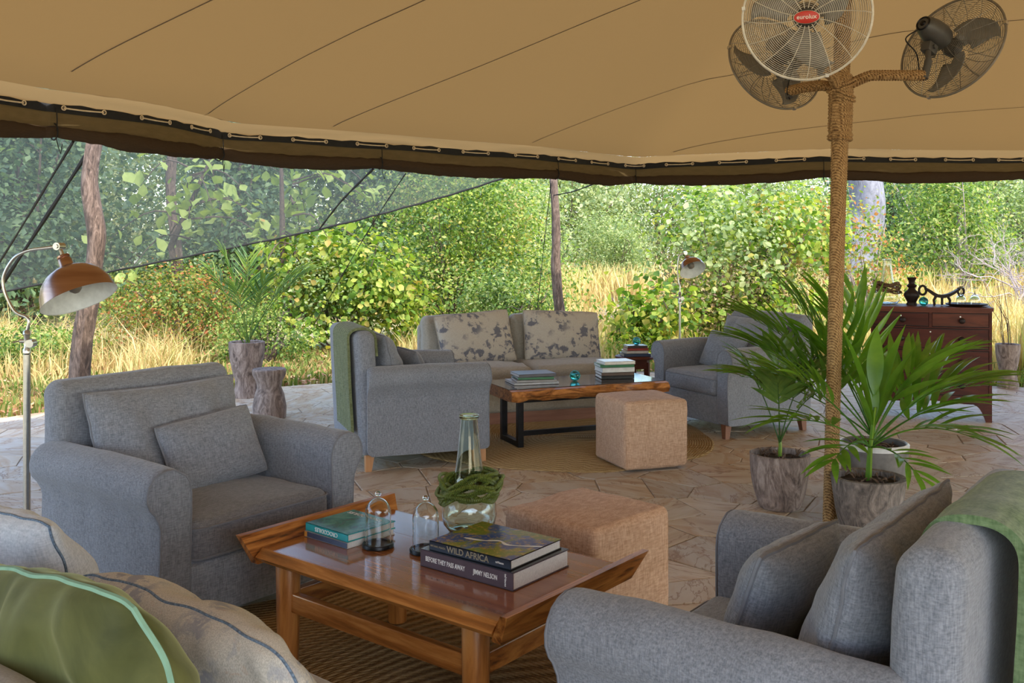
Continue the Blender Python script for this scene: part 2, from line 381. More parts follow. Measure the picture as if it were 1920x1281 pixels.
def rbox(c, size, r, mb=None, seg=5, inner=8, bulge=(0, 0, 0), wr=0., seed=0, fn=None, M=None):
    """soft rounded box with bulging faces and gentle wrinkles"""
    h = [q/2 for q in size]; r = min(r, *[q*.98 for q in h])
    def ax(hh):
        e = [-hh+r*(1-math.tan(PI/4*(1-i/seg))) for i in range(seg)]
        m_ = list(np.linspace(-(hh-r), hh-r, inner)) if hh-r > 1e-4 else [0.]
        return e+m_+[-x for x in reversed(e)]
    A = [ax(q) for q in h]; mb = mb or MB(); vs = {}; V = []; F = []
    def vid(p):
        key = tuple(round(x, 5) for x in p)
        if key in vs: return vs[key]
        q = Vector([max(-(h[i]-r), min(h[i]-r, p[i])) for i in range(3)]); d = Vector(p)-q
        d = d.normalized()*r if d.length > 1e-9 else d
        t = q+d; nn = d.normalized() if d.length > 0 else Vector((0, 0, 1))
        un = [p[i]/h[i] for i in range(3)]
        for i in range(3):
            o = [un[k] for k in range(3) if k != i]
            t[i] += bulge[i]*un[i]*(1-o[0]**2)*(1-o[1]**2)
        if wr:
            t += nn*wr*(mn.noise(Vector((t.x*7+seed*3.1, t.y*7, t.z*7)))+.5*mn.noise(Vector((t.x*19, t.y*19+seed, t.z*19))))
        if fn: t = fn(t)
        V.append(t+Vector(c)); vs[key] = len(V)-1; return vs[key]
    for axn in range(3):
        a, b_ = [(1, 2), (2, 0), (0, 1)][axn]
        for sgn in (-1, 1):
            for i in range(len(A[a])-1):
                for j in range(len(A[b_])-1):
                    q = []
                    for (ii, jj) in ((i, j), (i+1, j), (i+1, j+1), (i, j+1)):
                        p = [0, 0, 0]; p[axn] = sgn*h[axn]; p[a] = A[a][ii]; p[b_] = A[b_][jj]; q.append(vid(p))
                    if len(set(q)) < 4: continue
                    F.append(tuple(q) if sgn > 0 else tuple(reversed(q)))
    return mb.add(V, F, M)
def pillow(w_, h_, t_, pinch=.06, wr=.012, seed=0, n=26, sag=0., ex=.62, rnd_=0.):
    """knife-edge cushion standing in the x-z plane, centre at origin; returns (MB, outline)"""
    rnd = random.Random(seed)
    def outline(u, v):
        x = w_/2*u*(1-pinch*(1-v*v))*math.sqrt(1-rnd_*v**4); z = h_/2*v*(1-pinch*(1-u*u)*(.7+.3*(v < 0)))*math.sqrt(1-rnd_*u**4)
        return x, z
    def pt(u, v, s):
        x, z = outline(u, v)
        e = max(0., (1-abs(u)**2.6)*(1-abs(v)**2.6)); th = t_/2*e**(ex*.72)
        sg = 1+sag*(-v)*.8
        edge = (1-e)*e*4
        nz = mn.noise(Vector((x*9+seed*5.3, z*9, s*3.0)))
        # creases running in from the edges
        cr = math.sin((x+z*.4)*70+seed+3*nz)*max(0, abs(v)**3)+math.sin((z-x*.3)*75+2*nz+seed)*max(0, abs(u)**3)
        th = th*sg+wr*e**.4*(nz*1.2)+wr*.45*cr*e**.5*(1-e)
        return (x, s*max(0, th), z)
    def g(k): return math.sin((k*2-1)*PI/2)
    mb = MB()
    mb.grid(lambda a, b: pt(g(a), g(b), -1), n, n); mb.grid(lambda a, b: pt(g(1-a), g(b), 1), n, n)
    ol = []
    for i in range(n*2): ol.append((g(i/(n*2)), -1))
    for i in range(n*2): ol.append((1, g(i/(n*2))))
    for i in range(n*2): ol.append((-g(i/(n*2)), 1))
    for i in range(n*2): ol.append((-1, -g(i/(n*2))))
    path = []
    for u, v in ol:
        x, z = outline(u, v); path.append((x, wr*.3*mn.noise(Vector((x*14, z*14, seed))), z))
    path.append(path[0])
    return mb, path
def make_pillow(name, label, cat, w_, h_, t_, mat, pip, pr=.005, loc=(0, 0, 0), M=None, parent=None, pinch=.06, wr=.012, seed=0, sag=0., pipename='piping', group=None, n=26, ex=.62, rnd_=.10):
    mb, path = pillow(w_, h_, t_, pinch, wr, seed, n, sag, ex, rnd_)
    if parent is None:
        root = mb.build(name, mat, merge=.0008); root.matrix_world = M if M is not None else Matrix.Translation(loc); tag(root, label, cat, group)
    else:
        root = mb.build(name, mat, parent, merge=.0008)
        if M is not None: root.matrix_local = M
    if pip:
        p = MB().tube(path, pr, 6, False).build(pipename, pip, root)
    return root
def text_part(txt, size, mat, parent, M, name='lettering', ext=.0004, sx=1., align='CENTER'):
    cu = bpy.data.curves.new(name, 'FONT'); cu.body = txt; cu.size = size; cu.extrude = ext
    cu.align_x = align; cu.align_y = 'CENTER'; cu.resolution_u = 3; cu.offset = size*.012
    t = bpy.data.objects.new(name, cu); C.objects.link(t)
    dg = bpy.context.evaluated_depsgraph_get(); me = bpy.data.meshes.new_from_object(t.evaluated_get(dg))
    bpy.data.objects.remove(t); bpy.data.curves.remove(cu)
    me.materials.clear(); me.materials.append(MAT[mat]); me.transform(Matrix.Diagonal((sx, 1, 1, 1)))
    o = link(name, me, parent); o.matrix_local = M; return o
def frame(x, y, z, o=(0, 0, 0)):
    """matrix whose columns are the given axes"""
    x, y, z = (Vector(a).normalized() for a in (x, y, z))
    return Matrix(((x.x, y.x, z.x, o[0]), (x.y, y.y, z.y, o[1]), (x.z, y.z, z.z, o[2]), (0, 0, 0, 1)))

# ---------------------------------------------------------------- ground and crazy-paved floor
def gz(x, y):
    return -.035+.05*mn.noise(Vector((x*.35, y*.35, 0)))*min(1, max(0, (y-10)/6)) if y > 0 else -.035
gx = list(np.linspace(-60, 60, 81)); gy = list(np.linspace(-40, 80, 81))
gb = MB(); gb.grid(lambda a, b: (-60+120*a, -40+120*b, gz(-60+120*a, -40+120*b)), 81, 81)
g = gb.build('ground', 'ground_soil'); tag(g, kind='structure')

BOUND = [(-6.5, -2.5), (7.5, -2.5), (7.8, 8.9), (5.0, 9.75), (3.5, 10.35), (1.5, 11.0), (0, 10.7), (-2.0, 9.95), (-3.35, 9.1), (-4.25, 7.9), (-5.4, 5.8), (-6.5, 3)]
def clip(poly, nx, ny, d):
    out = []
    for i in range(len(poly)):
        a, b = poly[i], poly[(i+1) % len(poly)]
        da = a[0]*nx+a[1]*ny-d; db = b[0]*nx+b[1]*ny-d
        if da <= 0: out.append(a)
        if (da < 0 < db) or (db < 0 < da):
            t = da/(da-db); out.append((a[0]+(b[0]-a[0])*t, a[1]+(b[1]-a[1])*t))
    return out
def build_floor():
    rnd = random.Random(11)
    base = MB(); k = len(BOUND)
    base.add([(x, y, -.035) for x, y in BOUND]+[(x, y, -.0035) for x, y in BOUND],
             [tuple(range(k, 2*k))]+[(i, (i+1) % k, k+(i+1) % k, k+i) for i in range(k)])
    fl = base.build('floor', 'mortar', smooth=False); tag(fl, kind='structure')
    pts = []; tries = 0
    while tries < 30000:
        tries += 1
        x = rnd.uniform(-6.5, 7.8); y = rnd.uniform(-2.5, 11)
        if any((BOUND[(i+1) % k][0]-a[0])*(y-a[1])-(BOUND[(i+1) % k][1]-a[1])*(x-a[0]) < 0 for i, a in enumerate(BOUND)): continue
        md = rnd.choice((.20, .30, .36, .44))
        if all((x-p[0])**2+(y-p[1])**2 > (md*.5+p[2]*.5)**2 for p in pts): pts.append((x, y, md))
    def vis(x, y): return .9 < y and abs(x) < .55*y+.5
    stones = []
    for i, (x, y, md) in enumerate(pts):
        poly = [(x-1.2, y-1.2), (x+1.2, y-1.2), (x+1.2, y+1.2), (x-1.2, y+1.2)]
        for j, (px, py, pm) in enumerate(pts):
            if i == j or abs(px-x) > 2 or abs(py-y) > 2: continue
            dx, dy = px-x, py-y; L = math.hypot(dx, dy)
            wgt = .5+.22*(md-pm)/(md+pm)
            poly = clip(poly, dx/L, dy/L, (x*dx+y*dy)/L+L*wgt-.0035)
            if len(poly) < 3: break
        for q in range(k):
            a, b = BOUND[q], BOUND[(q+1) % k]; ex, ey = b[0]-a[0], b[1]-a[1]; L = math.hypot(ex, ey)
            if len(poly) >= 3: poly = clip(poly, ey/L, -ex/L, (a[0]*ey-a[1]*ex)/L+.03)
        if len(poly) < 3: continue
        # uneven outline
        pp = []
        for q in range(len(poly)):
            a, b = poly[q], poly[(q+1) % len(poly)]; L = math.hypot(b[0]-a[0], b[1]-a[1]); pp.append(a)
            if L > .12:
                m_ = 2 if L > .3 else 1
                for s in range(m_):
                    t = (s+1)/(m_+1); o = rnd.uniform(0, .008)
                    mx, my = a[0]+(b[0]-a[0])*t, a[1]+(b[1]-a[1])*t
                    pp.append((mx+(x-mx)*o*2, my+(y-my)*o*2))
        area = abs(sum(pp[q][0]*pp[(q+1) % len(pp)][1]-pp[(q+1) % len(pp)][0]*pp[q][1] for q in range(len(pp))))/2
        if area < .004: continue
        h = rnd.uniform(-.001, .0015); tx, ty = rnd.uniform(-.003, .003), rnd.uniform(-.003, .003)
        n_ = len(pp)
        top = [(a+(x-a)*.02-x, b+(y-b)*.02-y, h+(a-x)*tx+(b-y)*ty) for a, b in pp]
        mid = [(a-x, b-y, h-.0022+(a-x)*tx+(b-y)*ty) for a, b in pp]
        bot = [(a-x, b-y, -.012) for a, b in pp]
        F = [tuple(range(n_))]+[(n_+q, n_+(q+1) % n_, (q+1) % n_, q) for q in range(n_)]+[(2*n_+q, 2*n_+(q+1) % n_, n_+(q+1) % n_, n_+q) for q in range(n_)]
        stones.append((vis(x, y)*area/max(.8, y)**3, x, y, top+mid+bot, F))
    stones.sort(key=lambda s: -s[0])
    rest = MB()
    for i, (key, x, y, V, F) in enumerate(stones):
        if i < 298 and key > 0:
            MB().add(V, F).build('flagstone', 'flagstone', fl, smooth=False, loc=(x, y, 0))
        else: rest.add([(a+x, b+y, c) for a, b, c in V], F)
    tag(rest.build('flagstone', 'flagstone', fl, smooth=False), kind='stuff')
    return fl
build_floor()

# ---------------------------------------------------------------- tent: canvas roof, hem, webbing with cord toggles, rolled curtain
EDGE = [(-6.5, -5, 2.35), (-6.0, -2, 2.35), (-5.2, .7, 2.35), (-4.2, 3.2, 2.35), (-3.17, 5.97, 2.35), (-3.0, 6.31, 2.35), (-2.77, 6.6, 2.35), (-2.56, 7.02, 2.35), (-2.38, 7.69, 2.35), (-2.32, 7.94, 2.35),
        (-1.87, 8.25, 2.35), (-1.25, 8.68, 2.35), (-.56, 9.25, 2.35), (.22, 9.79, 2.35), (.8, 10.4, 2.35), (1.36, 10.94, 2.35), (1.67, 10.8, 2.35), (2.53, 10.4, 2.35),
        (3.32, 10.02, 2.35), (4.14, 10.14, 2.35), (5.29, 10.2, 2.35), (7.0, 10.3, 2.35), (9.0, 10.0, 2.35), (10.0, 6, 2.35), (10.5, 0, 2.35), (10, -5, 2.35)]
def crom(P, t):
    n = len(P)-1; s = min(max(t, 0), .999999)*n; i = int(s); f = s-i
    p = [Vector(P[max(0, min(n, i+k))]) for k in (-1, 0, 1, 2)]
    return .5*((2*p[1])+(-p[0]+p[2])*f+(2*p[0]-5*p[1]+4*p[2]-p[3])*f*f+(-p[0]+3*p[1]-3*p[2]+p[3])*f**3)
NE = len(EDGE)-1
# arc-length sampling of the edge
_s = [crom(EDGE, i/2000) for i in range(2001)]; _l = [0.]
for i in range(2000): _l.append(_l[-1]+(_s[i+1]-_s[i]).length)
def edge_at(L):
    k = int(np.searchsorted(_l, L)); k = min(max(k, 1), 2000); f = (L-_l[k-1])/max(1e-9, _l[k]-_l[k-1]); return _s[k-1].lerp(_s[k], f)
def L_of(idx): return _l[int(round(idx/NE*2000))]
LT = _l[-1]
def ridge(L):
    t = L/LT
    if t < .30: return Vector((2.2, -5+7.2*(t/.30), 3.75))
    if t > .75: return Vector((2.2, 2.2-7.2*((t-.75)/.25), 3.75))
    return Vector((2.2, 2.2, 3.75))
def canvas_pt(L, t):
    e = edge_at(L); r = ridge(L); d = (r-e); dist = math.hypot(d.x, d.y)
    p = e+(r-e)*t; x = t*dist
    crease = .14
    z = 2.35+(.07 if x > crease else .07*x/crease)
    z += (3.72-2.42)*max(0., (x-crease)/(dist-crease))**.86
    return Vector((p.x, p.y, z))
cm = MB(); nu = 200
ts = [0.0]+[.03+.97*(i/26)**1.15 for i in range(27)]
def cpt(i, j):
    L = LT*i/nu
    e = edge_at(L); r = ridge(L); dist = math.hypot(r.x-e.x, r.y-e.y)
    t = .14/dist if j == 0 else .14/dist+(1-.14/dist)*(j/28)**1.1
    return canvas_pt(L, t+1e-5)
cm.grid(lambda a, b: cpt(round(a*nu), round(b*28)), nu+1, 29)
canvas = cm.build('ceiling', 'tent_canvas'); tag(canvas, kind='structure')
canvas_bvh = BVHTree.FromPolygons([tuple(v) for v in cm.v], cm.f)
hm = MB()
def hpt(i, j):
    L = LT*i/400; e = edge_at(L); r = ridge(L); dist = math.hypot(r.x-e.x, r.y-e.y)
    p = canvas_pt(L, .14/dist*j/4)
    p.z += .006*math.sin(L*23)*(1-j/4)+.012*mn.noise(Vector((L*2.2, j*.5, 0)))*(j/4 < .9)
    return p
hm.grid(lambda a, b: hpt(round(a*400), round(b*4)), 401, 5)
tag(hm.build('trim_1', 'hem_canvas', canvas), None)
# stitched seams on the underside, each a flat felled strip following the cloth
def seam(P, n=40):
    mb = MB(); V = []
    for i in range(n):
        p = crom([(a, b, 0) for a, b in P], i/(n-1)); q = crom([(a, b, 0) for a, b in P], min(1, (i+1)/(n-1))); q0 = crom([(a, b, 0) for a, b in P], max(0, (i-1)/(n-1)))
        d = (q-q0).normalized(); s = Vector((-d.y, d.x, 0))*.0065
        for w_ in (-1, 1):
            h = canvas_bvh.ray_cast(Vector((p.x, p.y, 0))+s*w_, Vector((0, 0, 1)))
            V.append((h[0] if h[0] else Vector((p.x, p.y, V[-2].z+.008 if len(V) > 1 else 2.6)))-Vector((0, 0, .008)))
    mb.add(V, [(2*i, 2*i+1, 2*i+3, 2*i+2) for i in range(n-1)])
    mb.build('seam', 'seam_thread', canvas)
SEAM_XY = [[(-.8, 4.8), (-1.47, 5.21), (-1.75, 5.38), (-2.42, 5.77), (-2.72, 5.96)],
           [(.4, 5.15), (-.35, 5.79), (-.63, 6.03), (-1.52, 6.71), (-2.36, 7.38)],
           [(1.9, 5.3), (1.02, 6.15), (.73, 6.42), (-.24, 7.26), (-1.52, 8.21)],
           [(5.4, 6.3), (3.83, 6.74), (3.61, 6.81), (3.05, 6.92), (2.63, 7.16), (1.87, 8.14), (.93, 8.9), (.2, 9.5)],
           [(7.0, 8.5), (5.02, 8.74), (4.65, 8.78), (3.69, 9.0), (3.04, 9.24), (2.16, 10.03), (1.75, 10.5)]]
for P in SEAM_XY: seam(P)

# black webbing along the hem
def strip_along(L0, L1, n, prof, name, mat, parent=None, wob=None, smooth=True):
    """sweep a small profile (out, z) along the edge; 'out' points away from the tent"""
    mb = MB(); m_ = len(prof)
    for i in range(n):
        L = L0+(L1-L0)*i/(n-1); e = edge_at(L); d = (edge_at(min(LT, L+.05))-edge_at(max(0, L-.05))).normalized(); o = Vector((-d.y, d.x, 0))
        for k, (a, z) in enumerate(prof):
            da, dz = wob(L, k) if wob else (0, 0)
            mb.v.append(tuple(e+o*(a+da)+Vector((0, 0, z+dz))))
    mb.f += [(i*m_+k, i*m_+(k+1) % m_, (i+1)*m_+(k+1) % m_, (i+1)*m_+k) for i in range(n-1) for k in range(m_)]
    return mb.build(name, mat, parent, smooth)
LA, LB = L_of(3.0), L_of(22)
web = strip_along(LA, LB, 300, [(-.006, .012), (.006, .012), (.006, -.052), (-.006, -.052)], 'trim_2', 'black_web', None, lambda L, k: (0, .004*math.sin(L*5)), False)
tag(web, kind='structure')
# cord toggles laced through pairs of eyelets
tog = []
rl = random.Random(3)
L = L_of(4)-.1
step = .56
while L < LB-.4:
    a, b = L, L+.28+rl.uniform(-.02, .02)
    mb = MB(); pts = []
    for q in range(5):
        Lq = a+(b-a)*q/4; e = edge_at(Lq); d = (edge_at(Lq+.03)-edge_at(Lq-.03)).normalized(); o = Vector((-d.y, d.x, 0))
        pts.append(e-o*.014+Vector((0, 0, -.020-.004*math.sin(PI*q/4))))
    mb.tube(pts, .0055, 6)
    for q in (0, 4):
        p = pts[q]; Lq = a if q == 0 else b; d = (edge_at(Lq+.03)-edge_at(Lq-.03)).normalized(); o = Vector((-d.y, d.x, 0))
        ring = [p-o*.004+(d*math.cos(t*PI/5)+Vector((0, 0, 1))*math.sin(t*PI/5))*.014 for t in range(11)]
        mb.tube(ring, .0045, 5, False)
    mb.build('cord_toggle', 'cord_pale', web)
    L = b+.30+rl.uniform(-.03, .03)
# rolled gauze curtain
TIES = [L_of(x) for x in (3.6, 5.05, 8.6, 11.1, 13.4, 15.1, 17.9, 20.1)]
def sag(L):
    s = 0.
    for i in range(len(TIES)-1):
        if TIES[i] <= L < TIES[i+1]:
            f = (L-TIES[i])/(TIES[i+1]-TIES[i]); s = math.sin(PI*f)
    return s
cur = thing('rolled_curtain', 'dark brown gauze tent curtain rolled up and tied along the roof edge', 'curtain', tuple(edge_at(L_of(12))+Vector((0, 0, -.3))))
bpy.context.view_layer.update()
up = strip_along(LA, LB, 500, [(.004, -.045), (.012, -.14), (.016, -.14), (.010, -.045)], 'upper_flap', 'curtain_upper', None,
                 lambda L, k: (.02*mn.noise(Vector((L*4, k*.2, 1)))*(k in (1, 2)), -.03*sag(L)*(k in (1, 2))))
def wroll(L, k):
    a = 2*PI*k/12; s = sag(L); rr = .042+.018*s+.018*mn.noise(Vector((L*3, math.cos(a), math.sin(a))))+.008*mn.noise(Vector((L*14, math.cos(a)*2, math.sin(a)*2)))
    return (rr*math.cos(a)*.75, rr*math.sin(a)-.03*s-.012*mn.noise(Vector((L*1.2, 0, 5))))
ro = strip_along(LA, LB, 900, [(.02, -.175)]*12, 'roll', 'curtain_gauze', None, wroll)
tl = []
for T in TIES:
    e = edge_at(T); d = (edge_at(T+.05)-edge_at(T-.05)).normalized(); o = Vector((-d.y, d.x, 0)); c = e+o*.02+Vector((0, 0, -.178))
    mb = MB().tube([c+o*math.cos(t*PI/6)*.05+Vector((0, 0, math.sin(t*PI/6)*.055)) for t in range(13)], .005, 5, False)
    mb.tube([e-o*.012+Vector((0, 0, -.02)), e-o*.02+Vector((0, 0, -.1)), c-o*.04+Vector((0, 0, 0))], .004, 5)
    mb.tube([c-o*.03+Vector((0, 0, -.05)), c-o*.035+d*.01+Vector((0, 0, -.10)), c-o*.03+d*.03+Vector((0, 0, -.145)), c-o*.03+d*.04+Vector((0, 0, -.08))], .003, 5)
    tl.append(mb.build('tie_cord', 'cord_black'))
for o in [up, ro]+tl:
    o.parent = cur; o.matrix_parent_inverse = cur.matrix_world.inverted()

# ---------------------------------------------------------------- armchairs
def arm_profile():
    # x outward from the roll centre, z up; closed loop starting low on the inner side
    P = [(-.075, .10), (-.078, .20), (-.078, .34), (-.080, .48), (-.080, .56)]
    for i in range(13):
        a = PI-PI*1.28*i/12
        P.append((.008+.088*math.cos(a), .575+.085*math.sin(a)))
    P += [(.062, .505), (.046, .478), (.042, .45), (.043, .36), (.047, .22), (.052, .10)]
    return P
def make_arm(side, root, y0=-.40, y1=.405, fab='grey_fabric'):
    P = arm_profile(); n = len(P); cx = sum(p[0] for p in P)/n; cz = sum(p[1] for p in P)/n
    mb = MB(); V = []
    st_ = [(y0, .90), (y0+.012, .97), (y0+.03, 1.)]+[(y0+.03+(y1-y0-.06)*i/22, 1.) for i in range(1, 22)]+[(y1-.03, 1.), (y1-.010, .985), (y1-.002, .955), (y1, .92)]
    for k, (y, s) in enumerate(st_):
        for j, (x, z) in enumerate(P):
            xx = cx+(x-cx)*s; zz = cz+(z-cz)*s
            zz = max(zz, .095)
            wv = .006*mn.noise(Vector((x*5+side*3, y*5, z*5)))+.0035*mn.noise(Vector((x*22, y*9, z*22+side)))
            if .4 < z < .52 and x > .02: wv += .004*math.sin(y*40+4*mn.noise(Vector((y*3, 0, side))))
            bow = .010*math.sin(PI*(y-y0)/(y1-y0)) if z > .45 else 0
            V.append((side*(.404+xx+wv*(1 if x > 0 else -1)), y, zz+(wv+bow)*(z > .5)))
    F = []
    for k in range(len(st_)-1):
        for j in range(n):
            q = (k*n+j, k*n+(j+1) % n, (k+1)*n+(j+1) % n, (k+1)*n+j)
            F.append(q if side < 0 else q[::-1])
    F.append(tuple(range(n)) if side > 0 else tuple(range(n-1, -1, -1))); o = (len(st_)-1)*n
    F.append(tuple(o+j for j in range(n-1, -1, -1)) if side > 0 else tuple(o+j for j in range(n)))
    mb.add(V, F); arm = mb.build('arm', fab, root)
    loop = [V[(len(st_)-2)*n+j] for j in range(n)]
    MB().tube(loop, .0042, 5, False).build('piping', 'grey_piping', arm)
    return arm
def make_chair(label, leg='light_leg_wood', fab='grey_fabric', seed=0, back_c=True):
    t = thing('armchair', label, 'armchair', (0, 0, 0), 0, 'matching grey roll-arm armchairs')
    make_arm(-1, t, fab=fab); make_arm(1, t, fab=fab)
    b = MB(); rbox((0, -.01, .205), (.70, .80, .225), .025, b, 3, 4); b.build('seat_base', fab, t)
    # reclined back
    def lean(p):
        zz = max(0., (p.z+.40)/.8); p.y -= .035*zz**1.3; p.x *= 1-.03*zz; p.y += .012*math.sin(p.x*3); return p
    b = MB(); rbox((0, -.385, .49), (.86, .135, .79), .055, b, 5, 10, (0, .006, .008), .005, seed+2, lean); b.build('back', fab, t)
    # seat cushion, dome topped
    b = MB(); rbox((0, .065, .370), (.645, .69, .155), .045, b, 5, 12, (0, .012, .022), .006, seed+5)
    sc_ = b.build('seat_cushion', 'grey_fabric_dark' if seed % 2 == 0 else fab, t)
    for z_ in (.318, .424):
        pts = []
        hx, hy, r_ = .645/2, .69/2, .05
        for cxn, cyn, a0 in ((hx-r_, hy-r_, 0), (-hx+r_, hy-r_, 90), (-hx+r_, -hy+r_, 180), (hx-r_, -hy+r_, 270)):
            for q in range(6):
                a = R(a0+18*q); pts.append((cxn+(r_+.0)*math.cos(a), .067+cyn+(r_+.0)*math.sin(a), z_))
        pts.append(pts[0]); MB().tube(pts, .0045, 5, False).build('piping', 'grey_piping', sc_)
    # front rail
    b = MB(); rbox((0, .385, .20), (.66, .035, .205), .012, b, 3, 5); b.build('front_rail', fab, t)
    for sx in (-1, 1):
        for y, k in ((.365, 1), (-.375, -1)):
            lb = MB(); w0, w1 = .028, .019
            V = [(x*w0+.0, yy*w0, .105) for x in (-1, 1) for yy in (-1, 1)]+[(x*w1+sx*.008, yy*w1+k*.010, 0) for x in (-1, 1) for yy in (-1, 1)]
            lb.add(V, [(0, 1, 3, 2), (4, 6, 7, 5), (0, 4, 5, 1), (2, 3, 7, 6), (0, 2, 6, 4), (1, 5, 7, 3)])
            lb.build('leg', leg, t, False, loc=(sx*.385, y, 0))
    # big back cushion with dog ears
    if back_c:
        M = Matrix.Translation((0, -.205, .61))@Matrix.Rotation(R(15), 4, 'X')
        make_pillow('back_cushion', '', '', .72, .50, .23, fab, 'grey_piping', .004, M=M, parent=t, pinch=.09, wr=.026, seed=seed+9, sag=.3, n=44, rnd_=.06)
    return t
def place(t, x, y, th, s=1.): t.location = (x, y, 0); t.rotation_euler = (0, 0, R(th-90)); t.scale = (s, s, s)
def place_on(x, y, th, lx, ly, lz, tilt=0, yaw=0, roll=0):
    return Matrix.Translation((x, y, 0))@Matrix.Rotation(R(th-90), 4, 'Z')@Matrix.Translation((lx, ly, lz))@Matrix.Rotation(R(yaw), 4, 'Z')@Matrix.Rotation(R(tilt), 4, 'X')@Matrix.Rotation(R(roll), 4, 'Y')
CA, CB, CC, CD = (-1.248, 3.878, -37.), (-.684, 6.594, 20.4), (.668, 2.251, 142.), (1.726, 7.64, 207.6)
ca = make_chair('grey roll-arm armchair beside the nickel lamp, facing the near coffee table from the left', seed=0)
cb = make_chair('grey roll-arm armchair with a narrow ribbed green throw, back turned left, beside the beige sofa', seed=1)
cc = make_chair('large foreground grey armchair at lower right with a pale green throw over its back', seed=1)
cd = make_chair('grey roll-arm armchair behind the potted palms, in front of the small floor lamp', 'brown_leg_wood', seed=3)
place(ca, *CA); place(cb, *CB); place(cc, *CC); cc.scale = (1, .91, 1); place(cd, *CD)
make_pillow('scatter_cushion', 'small grey oblong cushion on the armchair beside the nickel lamp', 'cushion', .44, .30, .13, 'grey_fabric', 'grey_piping',
            M=place_on(*CA, -.07, -.02, .590, 24, -6, 6), seed=4, wr=.008, group='small grey cushions')
make_pillow('scatter_cushion', 'small grey cushion on the armchair with the ribbed green throw', 'cushion', .40, .30, .12, 'grey_fabric_dark', 'grey_piping',
            M=place_on(*CB, .05, .00, .590, 22, 5, 0), seed=5, wr=.008, group='small grey cushions')
make_pillow('scatter_cushion', 'small grey cushion leaning in the foreground armchair at lower right', 'cushion', .42, .31, .14, 'grey_fabric', 'grey_piping', .006,
            M=place_on(*CC, .03, .055, .592, 20, -4, 0), seed=6, wr=.012, group='small grey cushions', n=40)
make_pillow('scatter_cushion', 'small grey cushion on the armchair behind the potted palms', 'cushion', .42, .30, .12, 'grey_fabric', 'grey_piping',
            M=place_on(*CD, .08, .00, .585, 24, 8, -6), seed=7, wr=.008, group='small grey cushions')
# throws
def throw(name, label, path, x0, x1, mat, M, ribs=0., seed=0, th=.009, n=60, fringe=False):
    """cloth following a (y,z) path, from x0 to x1; path sampled from front bottom over the top to rear bottom"""
    P = [Vector((0, a, b)) for a, b in path]; m_ = 70; mb = MB(); V1 = []; V2 = []
    for j in range(m_):
        p = crom(P, j/(m_-1)); q = crom(P, min(1, j/(m_-1)+.01)); q0 = crom(P, max(0, j/(m_-1)-.01)); d = (q-q0).normalized(); nn = Vector((0, d.z, -d.y))
        if nn.z < -.2 : nn = nn
        for i in range(n):
            u = i/(n-1); x = x0+(x1-x0)*u
            wv = .5+.5*math.sin(u*2*PI*ribs) if ribs else 0.
            off = .006+.007*wv+.012*max(0, mn.noise(Vector((x*7+seed, p.z*2.5, seed))))*(.3+j/m_*.7)
            ed = .010*mn.noise(Vector((j*.1, seed, u*2)))
            V1.append((x+ed*(1 if u > .5 else -1), p.y, p.z) if False else tuple(Vector((x+ed, p.y, p.z))+nn*(off+th)))
            V2.append(tuple(Vector((x+ed, p.y, p.z))+nn*(off*.35)))
    N1 = m_*n; F = []
    for j in range(m_-1):
        for i in range(n-1):
            a = j*n+i; F.append((a, a+1, a+n+1, a+n)); F.append((N1+a, N1+a+n, N1+a+n+1, N1+a+1))
    for j in range(m_-1):
        a = j*n; F.append((a, a+n, N1+a+n, N1+a)); a = j*n+n-1; F.append((a, N1+a, N1+a+n, a+n))
    for i in range(n-1):
        a = i; F.append((a, N1+a, N1+a+1, a+1)); a = (m_-1)*n+i; F.append((a, a+1, N1+a+1, N1+a))
    mb.add(V1+V2, F); o = mb.build(name, mat); o.matrix_world = M
    return tag(o, label, 'throw')
bk = [(-.335, .72), (-.340, .80), (-.352, .858), (-.392, .884), (-.455, .884), (-.490, .855), (-.492, .78), (-.485, .62), (-.475, .45), (-.468, .32), (-.465, .24)]
throw('throw_blanket', 'narrow ribbed green knitted throw hanging down behind the armchair by the beige sofa', bk, -.14, .37, 'green_knit', place_on(*CB, 0, 0, 0), 9, 1)
bk2 = [(-.325, .62), (-.33, .70), (-.335, .80), (-.352, .860), (-.392, .886), (-.455, .886), (-.492, .855), (-.494, .78), (-.487, .62), (-.478, .45), (-.47, .30), (-.468, .2)]
throw('throw_blanket', 'pale green brushed throw over the back of the foreground armchair', bk2, -.20, .26, 'green_mohair', place_on(*CC, 0, 0, 0), 0, 5, .014)

